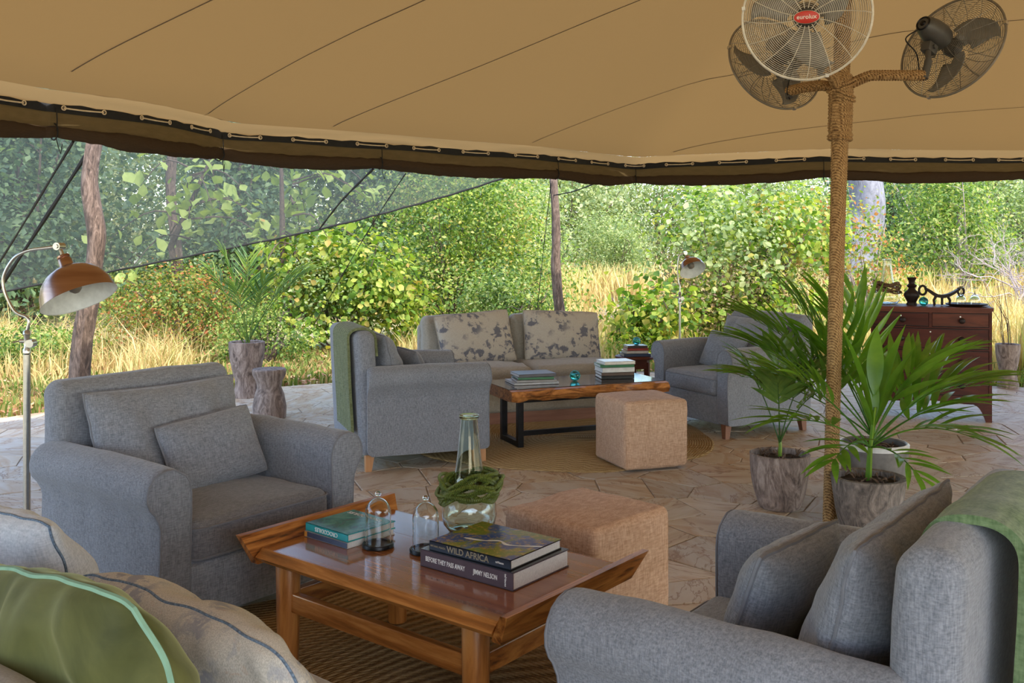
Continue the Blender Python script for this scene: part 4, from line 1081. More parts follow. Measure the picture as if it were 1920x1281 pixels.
# ---------------------------------------------------------------- three fans
def fan(label, centre, axis, rad, front_white, mount, spin=0, badge=False):
    """centre of the guard; axis = blowing direction; mount = where its bracket meets the rope arm"""
    ax = Vector(axis).normalized(); up = Vector((0, 0, 1)); X = up.cross(ax).normalized(); Y = ax.cross(X)
    t = bpy.data.objects.new('wall_fan', None); C.objects.link(t); t.matrix_world = frame(X, Y, ax, centre); tag(t, label, 'fan', 'fans on the rope-wrapped pole')
    inv = t.matrix_world.inverted(); t.empty_display_size = .1
    def cage(sgn, depth, mat, nr, name):
        mb = MB(); seg = 56
        def dz(r): return sgn*depth*(1-(r/rad)**2.2)
        for k in range(nr):
            r = .05+(rad-.012-.05)*k/(nr-1); z = dz(r)
            mb.tube([(r*math.cos(2*PI*i/seg), r*math.sin(2*PI*i/seg), z) for i in range(seg+1)], .0012, 3, False)
        for k in range(16):
            a = 2*PI*k/16; mb.tube([(r*math.cos(a+.25*(1-r/rad)), r*math.sin(a+.25*(1-r/rad)), dz(r)+sgn*.002) for r in np.linspace(.04, rad-.004, 9)], .0018, 4, False)
        return mb.build(name, mat, t)
    cage(1, .085, 'wire_white' if front_white else 'wire_grey', 27, 'front_guard'); cage(-1, .075, 'wire_grey', 24, 'rear_guard')
    MB().tube([(rad*math.cos(2*PI*i/64), rad*math.sin(2*PI*i/64), 0) for i in range(65)], .0065, 8, False).build('rim', 'wire_white' if front_white else 'wire_grey', t)
    mb = MB()
    for k in range(3):
        a = spin+2*PI*k/3+.5; mb.box((math.cos(a)*rad, math.sin(a)*rad, 0), (.016, .016, .022))
    mb.build('rim_clip', 'steel_bright', t)['kind'] = 'stuff'
    for k in range(3):
        a0 = spin+2*PI*k/3; V = []; nu_, nv_ = 14, 7
        for i in range(nu_):
            f = i/(nu_-1); r = .045+(rad*.86-.045)*f; wd = .055+.075*math.sin(PI*min(1, f*1.05)**.8)*.9; sw = .55*f*f
            for j in range(nv_):
                g_ = j/(nv_-1)-.5; aa = a0+sw+g_*wd/max(.06, r)*1.4 if r > .09 else a0+g_*.8
                V.append((r*math.cos(aa), r*math.sin(aa), .012+g_*(.055-.03*f)+.010*math.cos(g_*PI)))
        F = [(i*nv_+j, i*nv_+j+1, (i+1)*nv_+j+1, (i+1)*nv_+j) for i in range(nu_-1) for j in range(nv_-1)]
        o = MB().add(V, F).build('blade', 'fan_blade_grey', t); sd = o.modifiers.new('thickness', 'SOLIDIFY'); sd.thickness = .003
    MB().lathe([(0, -.02), (.045, -.02), (.05, 0), (.045, .03), (.02, .045), (0, .046)], 24).build('hub', 'fan_grey', t)
    MB().lathe([(0, -.265), (.030, -.262), (.050, -.24), (.062, -.19), (.066, -.13), (.060, -.09), (.045, -.072), (0, -.07)], 28).build('motor', 'fan_grey', t)
    MB().lathe([(.034, -.268), (.040, -.262), (.034, -.256)], 20, cap=False).lathe([(0, -.272), (.012, -.27), (.016, -.262)], 14).build('motor_cap', 'black_steel', t)
    m_ = inv@Vector(mount); q = Vector((0, -.02, -.17))
    br = MB().tube([m_+Vector((0, -.05, 0)), m_+Vector((0, .05, 0))], .019, 12)
    br.tube([m_+Vector((0, .04, 0)), (m_+q)/2+Vector((0, 0, -.01)), q+Vector((0, -.06, 0))], .014, 10).box(tuple(q+Vector((0, -.075, 0))), (.05, .05, .07), None, .004)
    br.tube([q+Vector((-.035, -.07, 0)), q+Vector((.035, -.07, 0))], .012, 10); br.build('bracket', 'fan_grey', t)
    MB().lathe([(.009, 0), (.009, .012), (.006, .015)], 10, Matrix.Translation(q+Vector((.03, -.075, 0)))@Matrix.Rotation(R(90), 4, 'Y')).build('bolt', 'steel_bright', t)
    c = [q+Vector((.02, -.01, -.09)), q+Vector((.05, -.08, -.13)), (q+m_)/2+Vector((.03, -.03, -.06)), m_+Vector((.02, -.02, -.02)), m_+Vector((0, -.06, 0))]
    MB().tube([crom(c, i/24) for i in range(25)], .0035, 6).build('cable', 'cord_black', t)
    if badge:
        b_ = MB(); b_.lathe([(0, .088), (.056, .088), (.056, .094), (.050, .096), (0, .096)], 40, Matrix.Diagonal((1, .50, 1, 1))); o = b_.build('badge', 'badge_red', t)
        MB().lathe([(.056, .087), (.059, .090), (.056, .0955)], 40, Matrix.Diagonal((1, .51, 1, 1)), cap=False).build('badge_rim', 'badge_white', o)
        text_part('eurolux', .028, 'badge_white', o, Matrix.Translation((0, .001, .0965)), 'badge_lettering')
    return t
fan('white-rimmed fan with red oval badge facing the camera, front of the three on the pole', (1.372, 4.50, 2.49), (-1.35, -4.5, -1.15), .290, True, (1.50, 4.68, 2.30), .35, True)
fan('grey-rimmed fan seen from behind with its motor, on the right arm of the pole', (2.285, 5.02, 2.455), (.74, .48, -.34), .285, False, (2.085, 4.86, 2.31), .25)
fan('grey-rimmed fan half hidden behind the white-rimmed one, on the left of the pole', (1.475, 5.42, 2.445), (-.28, .86, -.34), .285, False, (1.495, 5.24, 2.27), 1.9)

# ---------------------------------------------------------------- pots and palms
def pot(name, label, x, y, prof, mat, soil_z, soil_r, seed=0, lumps=.02, chips=26, cat='pot', rim=None):
    t = thing(name, label, cat, (x, y, 0), seed*1.3)
    MB().lathe(prof, 44, fn=lambda a, z: 1+lumps*mn.noise(Vector((math.cos(a)*1.5, math.sin(a)*1.5, z*6+seed)))+lumps*.35*mn.noise(Vector((math.cos(a)*6, math.sin(a)*6, z*22+seed)))).build('pot', mat, t)
    if soil_r:
        mb = MB(); V = [(0, 0, soil_z+.02)]; nn, ns = 6, 28
        for k in range(1, nn+1):
            for j in range(ns):
                a = 2*PI*j/ns; r = soil_r*k/nn; V.append((r*math.cos(a), r*math.sin(a), soil_z+.018*mn.noise(Vector((r*math.cos(a)*22, r*math.sin(a)*22, seed)))+.012*(1-k/nn)))
        F = [(0, 1+j, 1+(j+1) % ns) for j in range(ns)]+[(1+(k-1)*ns+j, 1+k*ns+j, 1+k*ns+(j+1) % ns, 1+(k-1)*ns+(j+1) % ns) for k in range(1, nn) for j in range(ns)]
        mb.add(V, F).build('soil', 'soil', t)
        rnd = random.Random(seed); mb = MB()
        for i in range(chips):
            a = rnd.uniform(0, 6.28); r = soil_r*math.sqrt(rnd.random())*.9; c = Vector((r*math.cos(a), r*math.sin(a), soil_z+.012))
            d = Vector((rnd.uniform(-1, 1), rnd.uniform(-1, 1), rnd.uniform(.1, .9))).normalized()*rnd.uniform(.02, .06)
            mb.tube([c, c+d*.5+Vector((0, 0, .006)), c+d], [.003, .005, .001], 4)
        tag(mb.build('dry_litter', 'dead_leaf', t), kind='stuff')
    return t
def potprof(rt, rb, h, wall=.016, belly=.0):
    out = [(rb*.9, 0), (rb, .006)]+[(rb+(rt-rb)*(f**.85)+belly*math.sin(PI*f), h*f) for f in np.linspace(.08, .96, 9)]+[(rt+.002, h), (rt-wall*.4, h+.004), (rt-wall, h-.002), (rt-wall*1.2, h*.7), (0.0, h*.68)]
    return out
def leaf_mesh(seed, w_=.09, droop=.22, fold=.25):
    """unit-length lanceolate leaf along +Y"""
    rnd = random.Random(seed); n_ = 8; V = []; tw = rnd.uniform(-.25, .25)
    for i in range(n_+1):
        f = i/n_; wd = w_*(math.sin(PI*min(1, f*.96+.04))**.9)*(1.12-.35*f); z = -droop*f*f; a = tw*f
        if i == n_: wd = .002
        V += [(-wd*math.cos(a), f*(1-.1*droop*f), z+wd*fold), (0, f*(1-.1*droop*f), z), (wd*math.cos(a), f*(1-.1*droop*f), z+wd*fold+wd*math.sin(a))]
    F = [(3*i+k, 3*i+k+1, 3*i+k+4, 3*i+k+3) for i in range(n_) for k in (0, 1)]
    return V, F
LEAF_MESH = {}
def get_leaf(kind, seed, mat, **kw):
    k = (kind, seed, mat)
    if k not in LEAF_MESH: LEAF_MESH[k] = MB().add(*leaf_mesh(seed, **kw)).mesh('leaf', mat)
    return LEAF_MESH[k]
def frond(parent, base, az, elev, length, droop, nl, ll, lw, mat, indiv=True, rnd=None, t0=.3, stem=.0045, kind='n', splay=58, ldroop=.25, vee=25):
    rnd = rnd or random.Random(1); base = Vector(base); a = R(az); e = R(elev)
    d = Vector((math.cos(a)*math.cos(e), math.sin(a)*math.cos(e), math.sin(e)))
    def p(t): return base+d*length*t+Vector((math.cos(a)*.12, math.sin(a)*.12, -1))*droop*t*t
    pts = [p(i/14) for i in range(15)]
    st_ = MB().tube(pts, [stem*(1-.75*i/14) for i in range(15)], 6)
    fr = st_.build('frond', mat, parent) if indiv else None
    mb = st_; sidev = Vector((-math.sin(a), math.cos(a), 0))
    for i in range(nl):
        f = (i+.5)/nl; t = t0+(1-t0)*f
        for s in (-1, 1):
            tt = min(1, t+rnd.uniform(-.012, .012)+s*.006); o = p(tt); tg = (p(min(1.02, tt+.02))-p(tt-.02)).normalized()
            sd = (sidev-tg*sidev.dot(tg)).normalized(); up = tg.cross(sd)
            if up.z < 0: up = -up
            sp = R(splay*(1-.55*f)+rnd.uniform(-8, 8)); v = R(vee+rnd.uniform(-12, 12))
            dr = tg*math.cos(sp)+(sd*s*math.cos(v)+up*math.sin(v))*math.sin(sp); dr.normalize()
            L = ll*(.55+.75*math.sin(PI*(.18+.66*f)))*rnd.uniform(.85, 1.12)
            xx = dr.cross(up).normalized(); zz = xx.cross(dr)
            M = frame(xx, dr, zz, o)@Matrix.Diagonal((lw/.09, L, L, 1)) if False else frame(xx, dr, zz, o)@Matrix.Diagonal((lw/.18, L, L, 1))
            if indiv:
                q = link('leaf', get_leaf(kind, rnd.randrange(5), mat, droop=ldroop), fr); q.matrix_local = M
            else: mb.add(*leaf_mesh(rnd.randrange(5), droop=ldroop), M)
    if not indiv: fr = mb.build('frond', mat, parent)
    return fr
def blade_leaf(parent, base, az, elev, L, wd, mat, seed, droop=.15):
    a = R(az); e = R(elev); d = Vector((math.cos(a)*math.cos(e), math.sin(a)*math.cos(e), math.sin(e))); xx = Vector((-math.sin(a), math.cos(a), 0)); zz = xx.cross(d)
    if zz.z < 0: zz = -zz; xx = -xx
    q = link('leaf', get_leaf('b', seed, mat, droop=droop, fold=.35), parent); q.matrix_local = frame(xx, d, d.cross(xx)*-1 if False else zz, base)@Matrix.Diagonal((wd/.18, L, L, 1)); return q
# left of the pair: slim palm
pA = pot('plant_pot', 'rough pinkish clay pot left of the rope-wrapped pole', 1.455, 5.25, potprof(.158, .108, .295, .016, .012), 'weathered_wood', .262, .145, 1)
pA['category'] = 'pot'
mb = MB(); rnd = random.Random(8)
for k in range(5):
    x, y, s = rnd.uniform(-.10, -.02), -.139, rnd.uniform(.006, .012); mb.lathe([(0, 0), (s, 0), (s*.6, .003), (0, .003)], 7, Matrix.Translation((x, y+abs(x)*.25, .17+rnd.uniform(-.012, .012)))@Matrix.Rotation(R(90), 4, 'X'))
sp_ = thing('potted_palm', 'slender palm with dark narrow leaflets in the left clay pot', 'plant', (1.455, 5.25, .27))
rnd = random.Random(4)
MB().tube([(0, 0, -.01), (.004, 0, .06), (.002, .01, .12)], [.012, .010, .008], 8).build('stem', 'leaf_palm', sp_)
for az, el, L, dr, nl, ll in ((20, 74, .62, .20, 9, .17), (160, 74, .64, .18, 9, .17), (250, 78, .56, .20, 9, .16), (80, 82, .66, .14, 9, .15), (330, 68, .54, .20, 8, .15)):
    frond(sp_, (0, 0, .08), az, el, L, dr, nl, ll,   .034, 'leaf_palm_dark', True, rnd, .46, .0045, ldroop=.35)
# near pot: broad palm
pB = pot('plant_pot', 'grey-brown rough clay pot in front, right of the rope-wrapped pole', 1.752, 4.75, potprof(.176, .120, .290, .030, .006), 'weathered_wood_grey', .262, .140, 2, .03)
sp_ = thing('potted_palm', 'broad-leaved bright green palm in the front clay pot', 'plant', (1.752, 4.75, .27)); rnd = random.Random(14)
MB().tube([(0, 0, -.01), (.006, 0, .10), (.012, 0, .2)], [.017, .014, .011], 8).build('stem', 'leaf_palm', sp_)
for az, el, L, dr, nl, ll, lw in ((5, 52, .72, .26, 8, .33, .056), (-22, 40, .56, .28, 6, .26, .046), (174, 56, .74, .26, 8, .28, .046), (196, 38, .60, .22, 7, .26, .044), (28, 60, .70, .22, 8, .30, .050), (225, 30, .42, .22, 6, .18, .036), (-70, 20, .34, .20, 6, .15, .030), (12, 38, .62, .18, 7, .24, .042)):
    frond(sp_, (.01, 0, .16), az, el, L, dr, nl, ll, lw, 'leaf_palm', True, rnd, .38, .006, ldroop=.22, kind='w')
st_ = MB().tube([(.012, 0, .18), (.02, -.005, .28), (.03, -.01, .36)], [.010, .009, .006], 8).build('spear', 'leaf_palm', sp_)
for az, el, L, wd in ((180, 80, .56, .085), (18, 76, .56, .080), (30, 58, .52, .070), (75, 86, .40, .07), (200, 70, .34, .055)):
    blade_leaf(sp_, Vector((.02, 0, .24)), az, el, L, wd, 'leaf_palm', az % 5, .12)
blade_leaf(sp_, Vector((.035, .01, .42)), 60, 84, .34, .085, 'leaf_palm', 3, .06)
# back pot
pC = pot('plant_pot', 'grey glazed pot with white rim behind the front clay pot', 2.03, 5.42, potprof(.182, .125, .320, .014, .016), 'glaze_grey', .29, .165, 3, .01)
MB().lathe([(.186, .295), (.188, .318), (.178, .326), (.170, .318)], 44, cap=False).build('rim_glaze', 'glaze_white', pC)
MB().lathe([(.172, .175), (.1745, .190), (.1725, .196)], 44, cap=False).build('glaze_band', 'glaze_white', pC)
sp_ = thing('potted_palm', 'tall arching palm in the grey glazed pot at the back', 'plant', (2.03, 5.42, .295)); rnd = random.Random(24)
MB().tube([(0, 0, -.01), (0, 0, .12)], [.016, .010], 8).build('stem', 'leaf_palm', sp_)
for az, el, L, dr, nl, ll in ((178, 58, 1.18, .34, 15, .33), (192, 50, 1.10, .30, 14, .32), (168, 68, 1.05, .22, 14, .30), (100, 78, .95, .14, 11, .26), (215, 62, .95, .26, 12, .27), (15, 60, .95, .36, 12, .26), (345, 50, .80, .30, 10, .22), (183, 40, .95, .26, 12, .28), (200, 74, 1.0, .2, 12, .28)):
    frond(sp_, (0, 0, .05), az, el, L, dr, nl, ll, .036, 'leaf_palm', True, rnd, .32, .0055, ldroop=.2)
# far left planter and log stool
def hourglass(h, rt, rw, rb, hw=.42, wall=.03):
    z = np.linspace(0, 1, 14); P = []
    for f in z:
        r = rb+(rw-rb)*math.sin(min(1, f/hw)*PI/2)**1.4 if f < hw else rw+(rt-rw)*math.sin((f-hw)/(1-hw)*PI/2)**.9
        P.append((r, h*f))
    return [(rb*.94, -.0)]+P[1:]+[(rt-wall*.3, h+.004), (rt-wall, h-.002), (rt-wall*1.3, h*.86), (0, h*.85)]
pD = pot('plant_pot', 'tall waisted wooden planter under the roof edge at left, holding a palm', -2.50, 9.10, hourglass(.52, .168, .105, .125, .30), 'weathered_wood', .47, .13, 5, .02, 8)
sp_ = thing('potted_palm', 'tall shaded palm in the waisted planter at the roof edge', 'plant', (-2.50, 9.10, .48)); rnd = random.Random(34)
for az, el, L, dr, nl, ll in ((10, 66, 1.10, .30, 17, .22), (28, 60, 1.15, .30, 17, .22), (165, 68, 1.00, .22, 16, .20), (185, 78, 1.05, .16, 16, .20), (100, 80, 1.0, .14, 14, .2), (260, 72, .85, .24, 14, .18), (320, 74, .90, .24, 14, .18), (215, 62, .80, .26, 13, .17), (60, 80, .8, .2, 13, .17)):
    frond(sp_, (rnd.uniform(-.03, .03), rnd.uniform(-.03, .03), 0), az, el, L, dr, nl, ll, .016, 'leaf_palm_dark', False, rnd, .48, .006, ldroop=.3)
pot('log_stool', 'dark-topped carved log stool behind the near left armchair', -2.00, 7.96, [(.12, 0)]+[(r, z) for r, z in ((.135, .01), (.138, .10), (.120, .20), (.098, .26), (.106, .31), (.132, .36), (.138, .40), (.130, .412), (0, .412))], 'weathered_wood', 0, 0, 6, .03, cat='stool')
pE = pot('plant_pot', 'waisted log planter with thin dry stems right of the chest of drawers', 4.99, 9.72, hourglass(.435, .115, .078, .105, .38), 'weathered_wood', .38, .08, 7, .03, 6)
mb = MB(); rnd = random.Random(44)
for k in range(7):
    a = rnd.uniform(-.5, 1.2); L = rnd.uniform(.5, .95); b0 = Vector((rnd.uniform(-.04, .04), rnd.uniform(-.04, .04), .38))
    mb.tube([b0, b0+Vector((math.cos(a)*.03, 0, L*.5)), b0+Vector((math.cos(a)*.16*rnd.random()*2, 0, L))], [.004, .003, .0015], 4)
mb.build('dry_stems', 'twig_dark', pE)

# ---------------------------------------------------------------- chest of drawers and what stands on it
KX, KY, KA = 3.516, 8.144, -21.
K = thing('chest_of_drawers', 'dark mahogany bow-fronted chest of drawers with round black knobs at right', 'chest', (KX, KY, 0), R(KA))
KW, KD = .915, .44
def bow(x): return -.045*(1-(2*x/KW)**2)
def bowed(x0, x1, z0, z1, y0, th, mat, name, parent, n_=12, lower=None, bev=.0):
    V = []
    for i in range(n_+1):
        x = x0+(x1-x0)*i/n_; lo = lower(x) if lower else z0
        y = y0+bow(x); V += [(x, y, lo), (x, y, z1), (x, y+th, z1), (x, y+th, lo)]
    F = [(4*i+k, 4*(i+1)+k, 4*(i+1)+(k+1) % 4, 4*i+(k+1) % 4) for i in range(n_) for k in range(4)]+[(0, 1, 2, 3), (4*n_+3, 4*n_+2, 4*n_+1, 4*n_)]
    return MB().add(V, F).build(name, mat, parent, False)
yf = -KD/2
MB().box((0, .02, .545), (KW, KD-.04, .69), bev=.002).build('carcass', 'mahogany', K, False)
bowed(-KW/2-.012, KW/2+.012, .895, .922, yf-.012, KD+.05, 'mahogany_light', 'chest_top', K)
bowed(-KW/2, KW/2, .878, .895, yf, .05, 'mahogany_light', 'moulding', K)
for s in (-1, 1):
    bowed(s*KW/2, s*(KW/2-.022), .20, .885, yf, .05, 'mahogany', 'side_stile', K, 3)
zr = [.878, .759, .581, .390, .204]
for z in zr[1:]: bowed(-KW/2+.02, KW/2-.02, z-.008, z+.004, yf, .05, 'mahogany', 'rail', K)
bowed(-.012, .012, zr[1], zr[0], yf, .05, 'mahogany', 'divider', K, 2)
def drawer(x0, x1, z0, z1, mat, knobs):
    d = bowed(x0+.003, x1-.003, z0+.003, z1-.003, yf+.004, .03, mat, 'drawer', K)
    fr_ = MB()
    for (a, b, c, e) in ((x0+.003, x1-.003, z0+.003, z0+.007), (x0+.003, x1-.003, z1-.007, z1-.003)):
        V = []
        for i in range(11):
            x = a+(b-a)*i/10; V += [(x, yf-.001+bow(x), c), (x, yf-.001+bow(x), e), (x, yf+.006+bow(x), e), (x, yf+.006+bow(x), c)]
        fr_.add(V, [(4*i+k, 4*(i+1)+k, 4*(i+1)+(k+1) % 4, 4*i+(k+1) % 4) for i in range(10) for k in range(4)])
    fr_.build('bead', 'dark_carved_wood', d, False)
    for kx in knobs:
        MB().lathe([(.010, 0), (.009, .010), (.020, .018), (.024, .026), (.020, .034), (.010, .039), (0, .040)], 20, Matrix.Translation((kx, yf+.004+bow(kx), (z0+z1)/2-.004))@Matrix.Rotation(R(90), 4, 'X')).build('knob', 'dark_carved_wood', d)
    kx = (x0+x1)/2; MB().lathe([(0, 0), (.006, 0), (.006, .002), (0, .002)], 10, Matrix.Translation((kx, yf+.004+bow(kx), z1-.03))@Matrix.Rotation(R(90), 4, 'X')).build('keyhole', 'steel_bright', d)
i_ = KW/2-.022
drawer(-i_, -.012, zr[1]+.004, zr[0], 'mahogany', (-.21,)); drawer(.012, i_, zr[1]+.004, zr[0], 'mahogany_light', (.235,))
for a, b in zip(zr[1:-1], zr[2:]): drawer(-i_, i_, b+.004, a-.008, 'mahogany', (-.22, .235))
def apron(x):
    q = abs(x)/(KW/2)
    if q > .90: return .0
    if q > .70: f = (q-.70)/.20; return .135*(1-f**2.2)
    return .150-.02*math.cos(q/.70*PI)*-1*.5
bowed(-KW/2, KW/2, .0, .20, yf, .022, 'mahogany', 'apron', K, 60, apron)
for s in (-1, 1):
    MB().add([(s*KW/2, yf, 0), (s*KW/2, yf+.07, 0), (s*KW/2, yf+.11, .13), (s*KW/2, KD/2-.11, .13), (s*KW/2, KD/2-.07, 0), (s*KW/2, KD/2, 0), (s*KW/2, KD/2, .2), (s*KW/2, yf, .2)]+
             [(s*(KW/2-.02), yf, 0), (s*(KW/2-.02), yf+.07, 0), (s*(KW/2-.02), yf+.11, .13), (s*(KW/2-.02), KD/2-.11, .13), (s*(KW/2-.02), KD/2-.07, 0), (s*(KW/2-.02), KD/2, 0), (s*(KW/2-.02), KD/2, .2), (s*(KW/2-.02), yf, .2)],
             [tuple(range(8)), tuple(range(15, 7, -1))]+[(k, k+8, (k+1) % 8+8, (k+1) % 8) for k in range(8)]).build('bracket_foot', 'mahogany', K, False)
KM = Matrix.Translation((KX, KY, 0))@Matrix.Rotation(R(KA), 4, 'Z'); KZ = .9225
def kp(x, y): v = KM@Vector((x, y, 0)); return v.x, v.y
x, y = kp(-.33, .03); demijohn('glass_vase', 'clear glass vase with brown beads at the left end of the chest of drawers', x, y, KZ, .385, .108, 'brown', 9, -6)
x, y = kp(-.135, -.01)
j = thing('carved_jug', 'dark carved wooden bottle vase with two collars on the chest of drawers', 'vase', (x, y, KZ), 0)
MB().lathe([(.042, 0), (.044, .01), (.036, .025), (.048, .05), (.062, .075), (.064, .095), (.050, .115), (.032, .13), (.026, .145), (.036, .155), (.044, .165), (.034, .172), (.024, .182), (.024, .20), (.034, .22), (.041, .232), (.036, .235), (.02, .225), (0, .22)], 28).build('body', 'dark_carved_wood', j)
x, y = kp(-.045, -.08); glass_ball('dark teal glass ball beside the carved dark vase on the chest of drawers', x, y, KZ, .036)
# headrest-like carved animal
x, y = kp(.10, -.01)
h = thing('carved_headrest', 'dark carved wooden headrest with ringed ends on three small legs on the chest', 'carving', (x, y, KZ), R(-8))
bd = [(-.135, .145), (-.10, .125), (-.05, .092), (0, .082), (.05, .092), (.10, .118), (.145, .150)]
mb = MB(); n_ = 24; V = []
for i in range(n_+1):
    p = crom([(a, b, 0) for a, b in bd], i/n_); th = .012+.006*math.sin(PI*i/n_)
    V += [(p.x, -.026, p.y-th), (p.x, -.03, p.y+th*.6), (p.x, .03, p.y+th*.6), (p.x, .026, p.y-th)]
mb.add(V, [(4*i+k, 4*(i+1)+k, 4*(i+1)+(k+1) % 4, 4*i+(k+1) % 4) for i in range(n_) for k in range(4)]+[(0, 3, 2, 1), (4*n_, 4*n_+1, 4*n_+2, 4*n_+3)]); mb.build('curved_rest', 'dark_carved_wood', h)
for x0, r_ in ((-.155, .036), (.150, .030)):
    z0 = .128 if x0 < 0 else .122
    MB().tube([(x0+math.cos(a)*r_*.8, 0, z0+math.sin(a)*r_*1.05) for a in np.linspace(0, 2*PI, 25)], .010, 8, False).build('ring', 'dark_carved_wood', h)
for lx, bx in ((-.045, -.062), (.0, .0), (.042, .062)):
    MB().tube([(lx, 0, .085), ((lx+bx)/2+(.012 if bx > 0 else -.012 if bx < 0 else 0), 0, .045), (bx*.95, 0, .010), (bx*1.1, 0, .006)], [.013, .010, .010, .012], 10).build('leg', 'dark_carved_wood', h)
x, y = kp(.285, -.02)
tr = thing('wooden_tray', 'shallow round dark wooden tray at the right end of the chest of drawers', 'tray', (x, y, KZ), 0)
MB().lathe([(0, 0), (.11, 0), (.155, .012), (.165, .022), (.158, .024), (.11, .010), (0, .008)], 44).build('dish', 'dark_carved_wood', tr)
for i, (dx, lb) in enumerate(((-.045, 'left upturned wine glass on the round wooden tray'), (.060, 'right upturned wine glass on the round wooden tray'))):
    gl = thing('wine_glass', lb, 'glass', (x+dx, y-.02*i, KZ+.009), 0, 'upturned wine glasses on the tray')
    pr_ = [(.032, 0), (.038, .03), (.037, .055), (.026, .078), (.010, .090), (.0045, .10), (.004, .135), (.012, .141), (.033, .144), (.033, .146), (0, .147)]
    MB().lathe(pr_+[(0, .088), (.0225, .077), (.0352, .055), (.0362, .03), (.0305, 0)], 28, cap=False).build('bowl_and_stem', 'clear_glass', gl)
# small white flecks on the paving, each a thin faceted sheet
rnd = random.Random(2)
for (x, y), wh in zip(((3.36, 7.5), (3.43, 7.46), (3.50, 7.44)), ('leftmost', 'middle', 'rightmost')):
    V = [(rnd.uniform(-.02, .02), rnd.uniform(-.02, .02), .002+rnd.uniform(0, .008)) for _ in range(5)]
    a = sorted(V, key=lambda p: math.atan2(p[1], p[0])); o = MB().add(a+[(0, 0, .010)], [(i, (i+1) % 5, 5) for i in range(5)]).build('white_fleck', 'white_cover', None, False, loc=(x, y, 0)); tag(o, wh+' of three tiny white flecks on the paving before the chest of drawers', 'fleck', 'white flecks on the paving')

# ---------------------------------------------------------------- shade net, tent posts and guy ropes beyond the edge
net = thing('shade_sail', 'grey translucent shade net stretched beyond the roof edge at upper left', 'shade net', (-6.4, 12.0, .85))
LOW = [(-10.5, 10.8, -.02), (-6.36, 12.0, .85), (-4.4, 12.0, 1.22), (-2.385, 12.0, 1.635), (-.9, 12.1, 2.03), (.3, 12.2, 2.42), (1.2, 12.3, 2.8)]
HIGH = [(-10.5, 9.8, 3.2), (-7.2, 10.4, 3.4), (-4.6, 10.8, 3.35), (-2.4, 11.2, 3.25), (-.9, 11.6, 3.15), (.3, 12.0, 3.05), (1.25, 12.3, 2.85)]
def npt(a, b):
    p = crom(LOW, a).lerp(crom(HIGH, a), b); p.y += .12*math.sin(PI*b)*math.sin(PI*a)+.02*math.sin(a*30); return p-Vector((-6.4, 12.0, .85))
MB().grid(npt, 90, 16).build('net_cloth', 'shade_net', net)
MB().tube([npt(i/80, 0)+Vector((0, 0, .004*math.sin(i*1.7))) for i in range(81)], .014, 6).build('hem_rope', 'cord_black', net)
def trunk(name, label, pts, rad, mat, cat='post', seed=0, n=18, amp=.12):
    b0 = Vector(pts[0]); k = 40; Q = []; V = []; 
    for i in range(k+1): Q.append(crom(pts, i/k))
    rr = [rad[0]+(rad[1]-rad[0])*i/k for i in range(k+1)]
    mb = MB().tube([q-b0 for q in Q], rr, n)
    for i, v in enumerate(mb.v):
        if i >= (k+1)*n: break
        j = i//n; c = Q[j]-b0; d = Vector(v)-c; a = 2*PI*(i % n)/n
        s = 1+amp*mn.noise(Vector((math.cos(a)*2.2, math.sin(a)*2.2, j*.22+seed)))*1.6+amp*.5*mn.noise(Vector((math.cos(a)*6, math.sin(a)*6, j*.5+seed)))
        mb.v[i] = tuple(c+d*s)
    o = mb.build(name, mat, loc=tuple(b0)); return tag(o, label, cat)
trunk('tent_post', 'crooked rough tree-trunk post behind the near nickel lamp', [(-3.60, 8.0, -.03), (-3.56, 8.0, .6), (-3.50, 8.0, 1.0), (-3.44, 8.0, 1.5), (-3.50, 8.0, 1.95), (-3.44, 8.02, 2.42)], (.088, .062), 'bark', seed=1)
trunk('tent_post', 'thin reddish trunk post behind the beige sofa', [(.60, 11.6, -.03), (.58, 11.6, .5), (.53, 11.6, 1.1), (.53, 11.6, 1.7), (.47, 11.6, 2.6)], (.075, .042), 'bark', seed=2)
def rope(label, pts, r=.009, mat='cord_black'):
    b0 = Vector(pts[0]); m_ = 24; Q = [crom(pts, i/m_)-b0 for i in range(m_+1)]
    o = MB().tube(Q, [r*(1+.2*math.sin(i*1.3)) for i in range(m_+1)], 6).build('guy_rope', mat, loc=tuple(b0)); return tag(o, label, 'rope')
rope('thin black guy rope left of the rough trunk post, running to lower left', [(-2.93, 6.45, 2.12), (-4.77, 9.0, 1.28), (-7.7, 13.0, -.02)], .010)
rope('thick black guy rope from the top of the rough trunk post to lower left', [(-3.46, 8.0, 2.28), (-5.04, 9.5, 1.01), (-6.4, 10.8, -.02)], .018)
rope('black guy rope from the roof edge to the hem of the shade net', [(-1.26, 8.75, 2.12), (-1.8, 10.2, 1.9), (-2.385, 11.98, 1.64)], .011)
rope('thin grey-green cord slanting down from the roof edge beside the shade net', [(-.99, 9.0, 2.1), (-1.6, 10.4, 1.5), (-2.9, 13.2, .0)], .005)
rope('short black rope from the roof edge to the thin reddish post', [(1.0, 10.8, 2.15), (.72, 11.2, 2.06), (.50, 11.55, 2.03)], .007)
rope('thin dark cord hanging left of the thin reddish post', [(.42, 10.4, 2.1), (.36, 11.0, 1.4), (.25, 12.0, .0)], .004)

